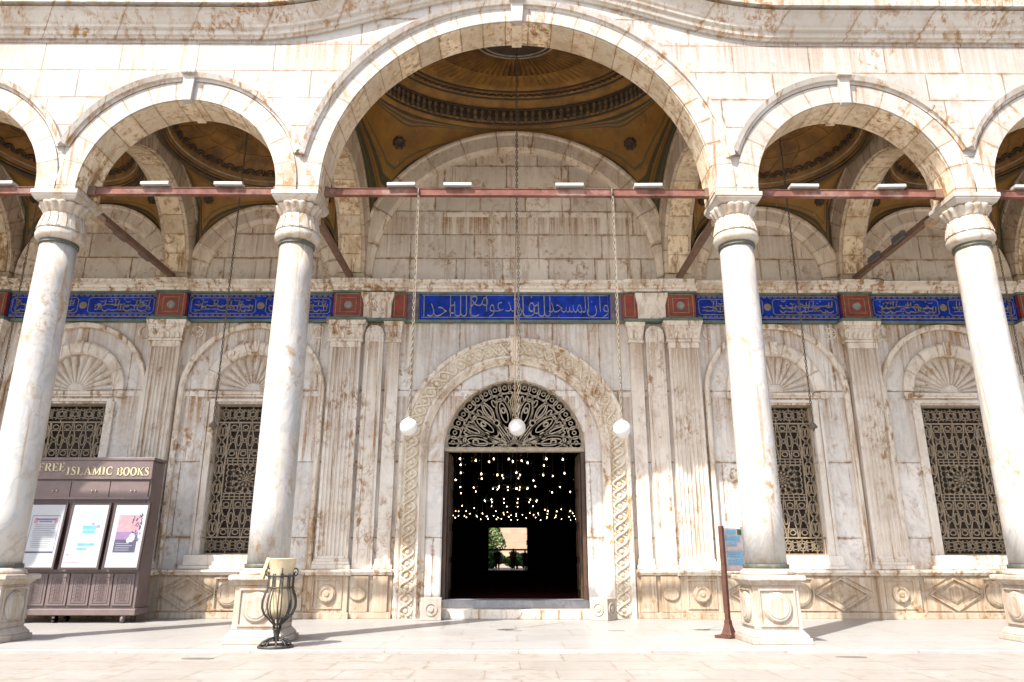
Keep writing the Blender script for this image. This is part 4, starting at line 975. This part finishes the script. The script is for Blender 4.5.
# ------------------------------------------------------------------ bookcase
BX1, BX0, BY0, BY1 = -8.43, -12.05, 17.28, 17.86
bc = thing('bookcase', ((BX0 + BX1)/2, (BY0 + BY1)/2, 0), 'mauve brown wooden bookcase on castors with gold lettered header and three framed posters', 'bookcase')
MB().box(BX0, BX1, BY0 + .02, BY1, .30, 3.54).build('cabinet', 'case_mauve', bc, bevel=.01)
m = MB(); m.box(BX0 - .05, BX1 + .06, BY0 - .06, BY1 + .03, .16, .2995); m.build('base', 'case_mauve', bc, bevel=.015)
m = MB(); m.box(BX0 - .04, BX1 + .04, BY0 - .07, BY1 + .03, 3.5505, 3.62); m.build('top_board', 'case_mauve', bc, bevel=.012)
hd = MB().box(BX0 - .01, BX1 + .01, BY0 - .05, BY0 + .0195, 3.12, 3.55).build('header_board', 'case_mauve', bc, bevel=.006)
def letters(m, word, x, z, h, yf, sp=.10, kx=1.):
    """serif capitals from strokes: thick stems, thin arms, serif feet"""
    T, t, S = .19, .075, .34
    x0_ = x; st = lambda p, w: m.strip([(x + a*h*kx, z + b*h) for a, b in p], [q*h for q in w] if isinstance(w, list) else w*h, yf - .012, yf + .004)
    ser = lambda cx, cz: st([(cx - S/2, cz), (cx + S/2, cz)], .06)
    arc = lambda cx, cz, rx, rz, a, b, wt, n=16: st([(cx + rx*cos(radians(a + (b - a)*i/n)), cz + rz*sin(radians(a + (b - a)*i/n))) for i in range(n + 1)], [t + (wt - t)*abs(cos(radians(a + (b - a)*i/n))) for i in range(n + 1)])
    def stem(cx): st([(cx, .0), (cx, 1.)], T); ser(cx, .03); ser(cx, .97)
    for c in word:
        if c == ' ': x += .38*h; continue
        if c == 'I': stem(.17); w = .34
        elif c in 'FE':
            stem(.17); st([(.17, .965), (.66, .965)], t); st([(.64, 1.), (.64, .76)], .06); st([(.17, .52), (.52, .52)], t); st([(.52, .62), (.52, .42)], .05); w = .68
            if c == 'E': st([(.17, .035), (.70, .035)], t); st([(.68, 0), (.68, .26)], .06); w = .72
        elif c == 'L': stem(.17); st([(.17, .035), (.66, .035)], t); st([(.64, 0), (.64, .28)], .06); w = .67
        elif c in 'RB':
            stem(.17); arc(.36, .74, .26, .225, -90, 90, T); st([(.17, .965), (.38, .965)], t); st([(.17, .515), (.38, .515)], t)
            if c == 'R': st([(.38, .50), (.72, .03)], .17); st([(.60, .03), (.86, .03)], .06); w = .80
            else: arc(.38, .275, .30, .24, -90, 90, T); st([(.17, .035), (.40, .035)], t); w = .76
        elif c == 'S': st([(.54, .80), (.42, .95), (.28, .96), (.15, .88), (.13, .74), (.24, .60), (.42, .47), (.53, .33), (.51, .14), (.37, .04), (.22, .04), (.09, .20)], [.06, .08, .09, .11, .13, .17, .18, .14, .11, .09, .08, .06]); st([(.54, .98), (.54, .72)], .05); st([(.09, .02), (.09, .28)], .05); w = .62
        elif c == 'A': st([(.14, .02), (.44, .98)], .08); st([(.42, .99), (.76, .02)], .19); st([(.22, .33), (.64, .33)], .07); st([(.0, .03), (.28, .03)], .06); st([(.60, .03), (.92, .03)], .06); w = .90
        elif c == 'M': st([(.14, .02), (.14, .98)], .08); st([(.15, .97), (.48, .05)], .18); st([(.48, .05), (.80, .97)], .08); st([(.84, .02), (.84, .98)], T); st([(.0, .03), (.28, .03)], .06); ser(.84, .03); st([(.0, .97), (.22, .97)], .06); st([(.8, .97), (1.0, .97)], .06); w = 1.02
        elif c == 'C': arc(.42, .5, .33, .47, 50, 310, T, 22); st([(.66, .95), (.66, .66)], .06); st([(.66, .05), (.66, .28)], .05); w = .74
        elif c == 'O': arc(.42, .5, .34, .47, 0, 360, T, 28); w = .84
        elif c == 'K': stem(.17); st([(.22, .42), (.66, .95)], .08); st([(.36, .56), (.72, .04)], .18); st([(.54, .97), (.80, .97)], .06); st([(.58, .03), (.88, .03)], .06); w = .84
        x += (w + sp)*h*kx
    return x
m = MB(); yl = BY0 - .052; hh = .19
def width(wd): return letters(MB(), wd, 0, 0, hh, 0)
for wd, xa, xb, zz in (('BOOKS', -9.23, -8.47, 3.20), ('ISLAMIC', -10.39, -9.31, 3.215), ('FREE', -11.06, -10.42, 3.30)):
    letters(m, wd, xa, zz, hh, yl, kx=(xb - xa)/width(wd))
m.build('lettering', 'letter_gold', hd)
for i in range(4):   # flap doors under the header
    x1 = BX1 - .04 - i*.90; x0 = x1 - .885
    dr = MB().box(x0, x1, BY0 - .012, BY0 + .0195, 2.70, 3.08).build('flap_door', 'case_mauve', bc, bevel=.006)
    for e in (-.04, .05):
        m = MB(); m.lathe([(.001, -.02), (.018, -.012), (.018, .012), (.001, .02)], 10, ((x0 + x1)/2 + e + .1, BY0 - .035, 2.86)); m.box((x0+x1)/2 + e + .093, (x0+x1)/2 + e + .107, BY0 - .034, BY0 - .01, 2.853, 2.867)
        m.build('knob', 'knob_brass', dr)
for i in range(7):   # lower doors with a fielded panel and fret pattern
    x1 = BX1 - .07 - i*.485; x0 = x1 - .455
    dr = MB().box(x0, x1, BY0 - .012, BY0 + .0195, .36, 1.04).build('cupboard_door', 'case_mauve', bc, bevel=.006)
    m = MB(); m.strip([(x0 + .07, .43), (x1 - .07, .43), (x1 - .07, .97), (x0 + .07, .97)], .025, BY0 - .026, BY0 - .008, True)
    for a in range(4):
        for b in range(6): m.ring(x0 + .15 + a*(x1 - x0 - .3)/3, .50 + b*.08, .045, .035, .014, BY0 - .020, BY0 - .008, 8)
    m.build('fret_panel', 'case_mauve', dr)
m = MB(); m.box(BX0, BX1 + .015, BY0 - .04, BY0 + .0195, 1.075, 1.13); m.box(BX0, BX1 + .012, BY0 - .03, BY0 + .0195, 2.66, 2.72); m.build('shelf_edge', 'case_mauve', bc, bevel=.008)
MB().box(BX0 + .05, BX1 - .05, BY0 - .004, BY0 + .0195, 1.135, 2.655).build('shelf_back', 'case_dark', bc)
for x in (BX0 + .3, BX0 + 1.9, -10.15, -8.65):
    for y in (BY0 + .02, BY1 - .1):
        m = MB().lathe([(.001, -.03), (.08, -.03), (.08, .03), (.001, .03)], 18).xf(Matrix.Translation((x, y, .08)) @ Matrix.Rotation(pi/2, 4, 'Y')); m.box(x - .045, x + .045, y - .04, y + .04, .11, .158); m.build('castor', 'case_mauve', bc)
# posters lean back: bottom edge further out
for i, (x0, x1) in enumerate(((-9.15, -8.38), (-10.11, -9.27), (-11.08, -10.26))):
    M = Matrix.Translation((0, BY0 - .20, 1.14)) @ Matrix.Rotation(radians(-6.5), 4, 'X'); z1 = 1.44; c = (x0 + x1)/2
    p = MB().box(x0, x1, 0, .03, .03, z1 - .03).xf(M).build('poster', 'poster_white', bc)
    MB().strip([(x0, .0), (x1, .0), (x1, z1), (x0, z1)], .05, -.012, .045, True).xf(M).build('poster_frame', 'case_dark', p)
    def ink(boxes, mat, d=.003):
        m = MB()
        for a, b, z, zz in boxes: m.box(x0 + (x1 - x0)*a, x0 + (x1 - x0)*b, -d, .001, z1*z, z1*zz)
        m.xf(M).build('print', mat, p)
    rr = random.Random(i + 3)
    lines = lambda a, b, z0, z1_, n, h=.010: [(a + rr.uniform(0, .03), b - rr.uniform(0, .14), z0 + (z1_ - z0)*k/(n - 1), z0 + (z1_ - z0)*k/(n - 1) + h) for k in range(n)]
    if i == 2:
        ink([(.14, .90, .255, .265), (.14, .90, .80, .812), (.13, .142, .255, .81), (.89, .902, .255, .81), (.24, .80, .735, .765), (.34, .70, .705, .725)], 'ink_violet'); ink(lines(.22, .84, .32, .66, 13), 'ink_grey'); ink([(.13, .90, .235, .252)], 'ink_navy', .004)
        ink([(.20, .30, .69, .775), (.76, .85, .69, .775)], 'ink_pink')
    elif i == 1:
        ink([(.38, .74, .60, .655), (.40, .72, .535, .585), (.34, .78, .345, .385), (.34, .60, .28, .315)], 'ink_cyan'); ink([(.08, .92, .70, .95), (.08, .30, .40, .66)], 'ink_pale', .002); ink(lines(.36, .78, .455, .515, 3, .012) + lines(.30, .80, .14, .22, 4), 'ink_pale'); ink([(.60, .68, .665, .70), (.74, .84, .62, .665)], 'ink_grey')
        ink([(.10, .16, .20, .23), (.12, .5, .09, .10)], 'ink_pink')
    else:
        ink([(.18, .82, .56, .82)], 'ink_pink'); ink([(.18, .82, .44, .56)], 'ink_violet'); ink([(.18, .82, .245, .44)], 'ink_navy')
        ink(lines(.22, .72, .275, .375, 4, .012), 'ink_grey', .005)
        m = MB()
        for k in range(26): a = rr.uniform(.58, .86); zz = rr.uniform(.40, .80); q = rr.uniform(.012, .035); m.strip([(x0 + (x1-x0)*a, z1*zz), (x0 + (x1-x0)*(a + q*1.3), z1*(zz + q)), (x0 + (x1-x0)*(a + q*.6), z1*(zz + q*1.8))], .022, -.006, -.001)
        m.xf(M).build('print', 'ink_navy', p)
        m = MB(); m.disc(x0 + (x1 - x0)*.66, z1*.47, .07, -.007, -.001, 18, .003, .10); m.disc(x0 + (x1-x0)*.58, z1*.43, .05, -.0085, -.001, 18, .003, .06); m.xf(M).build('print', 'poster_white', p)

# ------------------------------------------------------------------ wire bin
bx, by = -3.91, 12.75
bn = thing('litter_bin', (bx, by, 0), 'black wrought iron basket bin with a cream liner in front of the pedestal', 'bin')
prof = [(.06, .29), (.065, .35), (.15, .43), (.235, .51), (.275, .61), (.275, .71), (.245, .82), (.21, .90), (.205, .98), (.205, 1.14)]
m = MB()
for k in range(10):
    a = 2*pi*k/10
    for d in (-.09, .09): m.tube([(bx + r*cos(a + d*min(1, r/.2)), by + r*sin(a + d*min(1, r/.2)), z) for r, z in prof], .011, 6)
    # curl at the neck
    if k % 2 == 0:
        m.tube([(bx + (.22 + .06*u*cos(q))*cos(a), by + (.22 + .06*u*cos(q))*sin(a), 1.17 + .075*u*sin(q)) for u, q in [(1 - i/18, -pi/2 + 2.6*pi*i/16) for i in range(17)]], .011, 5)
m.build('cage', 'bin_iron', bn)
circ = lambda r, z, n=36: [(bx + r*cos(2*pi*i/n), by + r*sin(2*pi*i/n), z) for i in range(n)]
for r, z in ((.16, .45), (.215, 1.10), (.062, .35), (.208, .92)):
    m = MB(); m.tube(circ(r, z), .013, 6, True); m.build('hoop', 'bin_iron', bn)
m = MB(); m.lathe([(.05, .10), (.045, .18), (.06, .26), (.075, .27), (.05, .30)], 18, (bx, by, 0)); m.tube(circ(.27, .018), .018, 8, True); m.tube(circ(.20, .08), .010, 6, True)
for k in range(10): a = 2*pi*k/10; m.tube([(bx + r*cos(a), by + r*sin(a), z) for r, z in ((.268, .02), (.215, .09), (.13, .13), (.05, .15))], .013, 6)
m.build('foot', 'bin_iron', bn)
m = MB(); m.lathe([(.13, .46), (.16, .60), (.185, 1.0), (.215, 1.36), (.225, 1.37), (.215, 1.38), (.19, 1.37), (.15, .62), (.10, .50)], 32, (bx, by, 0)); m.build('liner', 'bin_liner', bn)
m = MB(); m.box(-.03, .03, -.05, .05, -.17, .17); m.xf(Matrix.Translation((bx - .27, by, 1.22)) @ Matrix.Rotation(radians(16), 4, 'Y')); m.build('flap', 'bin_liner', bn, bevel=.006)

# ------------------------------------------------------------------ information sign
sx, sy = 3.86, 14.30; ang = radians(43); Ls = .80
sg = thing('information_sign', (sx, sy, 0), 'brown post sign with a blue printed board standing behind the pedestal right of the doorway', 'sign')
m = MB(); m.box(sx - .042, sx + .042, sy - .04, sy + .04, .12, 1.97); m.loft([[(sx + a*h, sy + b*h, z) for a, b in ((-1, -1), (1, -1), (1, 1), (-1, 1))] for h, z in ((.11, .05), (.09, .09), (.055, .22), (.052, .30))])
m.box(sx - .23, sx + .23, sy - .16, sy + .16, 0, .05); m.build('post', 'sign_brown', sg, bevel=.008)
m = MB(); ex = sx + Ls; m.box(ex - .042, ex + .042, sy - .04, sy + .04, .05, 1.97); m.box(ex - .2, ex + .2, sy - .16, sy + .16, 0, .05); m.build('post', 'sign_brown', sg, bevel=.008)
bd = MB().box(sx + .055, ex - .055, sy - .02, sy + .02, 1.15, 1.94).build('board', 'sign_board', sg, bevel=.004)
def sgn(boxes, mat, d=.003):
    m = MB()
    for a, b, z, zz in boxes: m.box(sx + .055 + (Ls - .11)*a, sx + .055 + (Ls - .11)*b, sy - .02 - d, sy - .019, z, zz)
    m.build('print', mat, bd)
sgn([(.08, .62, 1.83, 1.91), (.06, .80, 1.70, 1.80), (.10, .62, 1.60, 1.68), (.08, .95, 1.40, 1.52), (.12, .92, 1.26, 1.38)], 'sign_blue'); sgn([(.70, .92, 1.82, 1.92)], 'sign_green'); sgn([(.05, .95, 1.535, 1.59), (.06, .7, 1.17, 1.24)], 'sign_pink')
rr = random.Random(4); sgn([(.14, .14 + rr.uniform(.3, .6), z, z + .012) for z in (1.73, 1.76, 1.62, 1.64, 1.43, 1.46, 1.49, 1.29, 1.32, 1.35)], 'poster_white', .005)
m = MB(); m.strip([(ex - .3, .62), (ex - .06, .62), (ex - .06, .86)], .03, sy - .02, sy + .02); m.build('bracket', 'rail_black', sg)
for o in sg.children: pass
sg.rotation_euler.z = ang

# ------------------------------------------------------------------ prayer hall lamps
def hall_lamp(x, y, z):
    l = thing('hall_lamp', (x, y, z), 'small glowing glass lamp hanging in the dark prayer hall behind the doorway', 'lamp', 'glass lamps in the prayer hall')
    r = .17; MB().lathe([(.04, -r*.95)] + [(r*sin(pi*i/10), -r*cos(pi*i/10)) for i in range(2, 10)], 14, (x, y, z), caps=False).build('glass', 'lamp_glass', l)
    MB().lathe([(.003, -.026), (.017, -.012), (.017, .012), (.003, .026)], 8, (x, y, z - .02)).build('bulb', 'bulb', l)
    MB().tube([(x, y, z + r*.9), (x, y, z + 1.6)], .012, 4).build('cord', 'chain_dark', l)
    return l
L0 = None; rl = random.Random(3); CY = 42.; nl = 0
for R, z, n in ((18.2, 4.35, 190), (16.6, 4.55, 150), (14.6, 4.35, 120), (12., 4.5, 92), (9.2, 4.3, 66), (6.5, 4.45, 44)):
    for k in range(n):
        a = 2*pi*(k + R*.37 + .55*rl.random())/n; x, y = R*sin(a), CY + R*cos(a)
        if abs(x + .1) > .100*y: continue
        if rl.random() < .12: continue
        zz = z + rl.uniform(-.12, .12)
        if L0 is None: L0 = hall_lamp(x, y, zz)
        else: copy_tree(L0, (x, y, zz))
ch = thing('chandelier', (0, CY, 4.6), 'large dim crystal chandelier in the middle of the prayer hall', 'chandelier')
m = MB()
for r, z in ((1.5, 4.5), (1.0, 5.2), (.5, 5.8)): m.tube([(r*cos(2*pi*i/32), CY + r*sin(2*pi*i/32), z) for i in range(32)], .035, 6, True)
for k in range(8): a = 2*pi*k/8; m.tube([(1.5*cos(a), CY + 1.5*sin(a), 4.5), (1.0*cos(a), CY + sin(a), 5.2), (.5*cos(a), CY + .5*sin(a), 5.8), (0, CY, 6.6)], .02, 5)
m.tube([(0, CY, 4.2), (0, CY, 15.9)], .05, 6); m.build('frame', 'rail_black', ch)
for r, z, n in ((1.5, 4.42, 12), (1.0, 5.1, 9), (.5, 5.7, 6)):
    for k in range(n): a = 2*pi*(k + .5)/n; MB().lathe([(.003, -.026), (.017, -.012), (.017, .012), (.003, .026)], 8, (r*cos(a), CY + r*sin(a), z)).build('bulb', 'bulb', ch)

# ------------------------------------------------------------------ beyond the far door
def person(x, y, z, h, top, label, face):
    p = thing('person', (x, y, z), label, 'person')
    def skin_mesh(name, pts, edges, rad, mat):
        me = bpy.data.meshes.new(name); me.from_pydata([(a*h, b*h, c*h) for a, b, c in pts], edges, []); o = bpy.data.objects.new(name, me); COL.objects.link(o)
        sk = o.modifiers.new('skin', 'SKIN'); sub = o.modifiers.new('sub', 'SUBSURF'); sub.levels = sub.render_levels = 1
        for v, r in zip(me.skin_vertices[0].data, rad): v.radius = (r[0]*h, r[1]*h) if isinstance(r, tuple) else (r*h, r*h)
        me.skin_vertices[0].data[0].use_root = True
        bpy.context.view_layer.update(); me2 = bpy.data.meshes.new_from_object(o.evaluated_get(bpy.context.evaluated_depsgraph_get())); bpy.data.objects.remove(o)
        me2.materials.clear(); me2.materials.append(MAT[mat]); o = bpy.data.objects.new(name, me2); COL.objects.link(o); o.parent = p
        for f in me2.polygons: f.use_smooth = True
        return o
    pts = [(0, 0, .53), (0, 0, .63), (0, 0, .74), (0, 0, .81), (0, -.005, .86), (0, -.01, .91), (0, -.01, .97),
           (.05, 0, .50), (.055, 0, .28), (.06, 0, .05), (.06, -.07, .02), (-.05, 0, .50), (-.06, 0, .28), (-.065, 0, .05), (-.065, -.07, .02),
           (.105, 0, .79), (.13, 0, .64), (.12, -.04, .50), (.12, -.05, .45), (-.105, 0, .79), (-.135, 0, .64), (-.12, -.05, .51), (-.12, -.06, .46)]
    ed = [(0, 1), (1, 2), (2, 3), (3, 4), (4, 5), (5, 6), (0, 7), (7, 8), (8, 9), (9, 10), (0, 11), (11, 12), (12, 13), (13, 14), (3, 15), (15, 16), (16, 17), (17, 18), (3, 19), (19, 20), (20, 21), (21, 22)]
    rad = [.085, .08, (.10, .075), (.085, .06), .033, (.048, .055), (.045, .052), .055, .04, .025, .02, .055, .04, .025, .02, .042, .03, .023, .02, .042, .03, .023, .02]
    skin_mesh('body', pts, ed, rad, 'skin')
    skin_mesh('shirt', [(0, 0, .50), (0, 0, .63), (0, 0, .74), (0, 0, .815), (.105, 0, .795), (.132, 0, .64), (.122, -.03, .53), (-.105, 0, .795), (-.137, 0, .64), (-.122, -.035, .54)], [(0, 1), (1, 2), (2, 3), (3, 4), (4, 5), (5, 6), (3, 7), (7, 8), (8, 9)], [.10, .092, (.112, .088), (.09, .065), .05, .04, .034, .05, .04, .034], top)
    skin_mesh('trousers', [(0, 0, .53), (.05, 0, .49), (.056, 0, .28), (.061, 0, .06), (-.05, 0, .49), (-.061, 0, .28), (-.066, 0, .06)], [(0, 1), (1, 2), (2, 3), (0, 4), (4, 5), (5, 6)], [.095, .067, .052, .04, .067, .052, .04], 'cloth_dark')
    m = MB(); m.lathe([(.001, .062)] + [(.056*sin(q), .062*cos(q)) for q in (.4, .8, 1.2, 1.6, 1.9)], 14, (x, y + .012, z)); hr = m.build('hair', 'hair', p); hr.scale = (h,)*3; hr.location = (0, -.0*h, .95*h)
    p.rotation_euler.z = face
person(-.97, 61.2, .39, 1.70, 'cloth_grey', 'small dark figure standing in the far bright doorway of the hall, leftmost of three', .3)
person(.28, 61.4, .39, 1.66, 'cloth_brown', 'small figure in an ochre top in the far bright doorway, middle of three', -.5)
person(1.22, 61.1, .39, 1.62, 'cloth_dark', 'small dark figure at the right jamb of the far bright doorway', 2.6)
rl_ = thing('railing', (0, 63.4, .36), 'dark metal railing across the far bright doorway', 'railing')
m = MB(); m.box(-4, 4, 63.36, 63.44, 1.92, 2.06); m.box(-4, 4, 63.37, 63.43, .5, .56); m.build('rail', 'rail_black', rl_)
for x in (-3.9, -1.3, 1.3, 3.9): MB().box(x - .03, x + .03, 63.36, 63.44, .36, 1.92).build('post', 'rail_black', rl_)
def foliage(m, c, r, n, size, rnd):
    for i in range(n):
        while True:
            d = Vector((rnd.uniform(-1, 1), rnd.uniform(-1, 1), rnd.uniform(-1, 1)))
            if d.length < 1: break
        k = 1 + .25*sin(5*d.x + 3*d.z + c[0]); p = Vector(c) + Vector((d.x*r[0]*k, d.y*r[1]*k, d.z*r[2]*k)); u = Vector((rnd.gauss(0, 1), rnd.gauss(0, 1), rnd.gauss(0, 1))).normalized(); w = u.orthogonal().normalized(); s = size*rnd.uniform(.6, 1.3)
        m.add([p - u*s, p + w*s*.5, p + u*s, p - w*s*.5], [(0, 1, 2, 3)])
rf = random.Random(9)
for x, y, h, wd, lab, nm, cat in ((-2.1, 73., 4.6, 1.3, 'green leafy tree left of centre beyond the far bright doorway', 'garden_tree', 'tree'), (2.7, 72.5, 4.9, 1.1, 'green tree at the right side beyond the far bright doorway', 'garden_tree', 'tree'),
                          (-1.6, 69.5, 1.7, 1.1, 'low round bush at lower left beyond the far bright doorway', 'garden_bush', 'bush'), (.7, 69.8, 1.5, .9, 'low round bush at lower right beyond the far bright doorway', 'garden_bush', 'bush')):
    tr = thing(nm, (x, y, .36), lab, cat); m = MB(); m.tube([(x, y, .36), (x + .05, y, .36 + h*.45), (x, y, .36 + h*.75)], [.10, .07, .03], 8)
    for k in range(5): a = k*1.3; m.tube([(x, y, .36 + h*(.35 + .06*k)), (x + wd*.6*cos(a), y + wd*.6*sin(a), .36 + h*(.6 + .05*k))], [.04, .015], 5)
    m.build('trunk', 'bark', tr)
    m = MB(); foliage(m, (x, y, .36 + h*.56), (wd*1.15, wd*1.15, h*.42), 1500, .19, rf); m.build('crown', 'leaf', tr)
sw = thing('courtyard_house', (0, 88., .36), 'sand coloured wall of a building far beyond the bright doorway', 'building')
MB().box(-24, 24, 88, 96, .36, 13).build('wall', 'sand_wall', sw)
MB().box(-24.3, 24.3, 87.7, 96.3, 13.001, 13.4).build('parapet', 'sand_wall', sw)

# ------------------------------------------------------------------ light, sky, camera
EL, AZ = radians(52), radians(38.7)
d = Vector((sin(AZ)*cos(EL), cos(AZ)*cos(EL), -sin(EL)))
su = bpy.data.lights.new('sun', 'SUN'); su.energy = 3.75; su.angle = radians(.53); su.color = (1., .955, .89)
so = bpy.data.objects.new('sun', su); COL.objects.link(so); so.rotation_euler = d.to_track_quat('-Z', 'Y').to_euler(); so.location = (-20, -20, 40)
w = bpy.data.worlds.new('World'); SC.world = w; w.use_nodes = True; nt = w.node_tree
sk = nt.nodes.new('ShaderNodeTexSky'); sk.sky_type = 'NISHITA'; sk.sun_disc = False; sk.sun_elevation = EL; sk.sun_rotation = atan2(-d.x, -d.y); sk.air_density = 1.0; sk.dust_density = 3.
bg = nt.nodes['Background']; nt.links.new(sk.outputs[0], bg.inputs[0]); bg.inputs[1].default_value = .14
cam = bpy.data.cameras.new('camera'); cam.sensor_width = 36; cam.lens = 733.82*36/1024; cam.clip_end = 1000
co = bpy.data.objects.new('camera', cam); COL.objects.link(co); co.location = (-.176, 0, 1.4)
co.rotation_euler = (Matrix.Rotation(-.0056, 3, 'Z') @ Matrix.Rotation(pi/2 + .2864, 3, 'X') @ Matrix.Rotation(.001, 3, 'Z')).to_euler()
SC.camera = co
SC.view_settings.view_transform = 'Standard'; SC.view_settings.look = 'None'; SC.view_settings.exposure = 1.24; SC.view_settings.gamma = 1
SC.render.engine = 'CYCLES'; cy = SC.cycles
cy.max_bounces = 8; cy.diffuse_bounces = 6; cy.glossy_bounces = 3; cy.transparent_max_bounces = 12; cy.use_denoising = True
cy.sample_clamp_indirect = 6; cy.caustics_reflective = False; cy.caustics_refractive = False
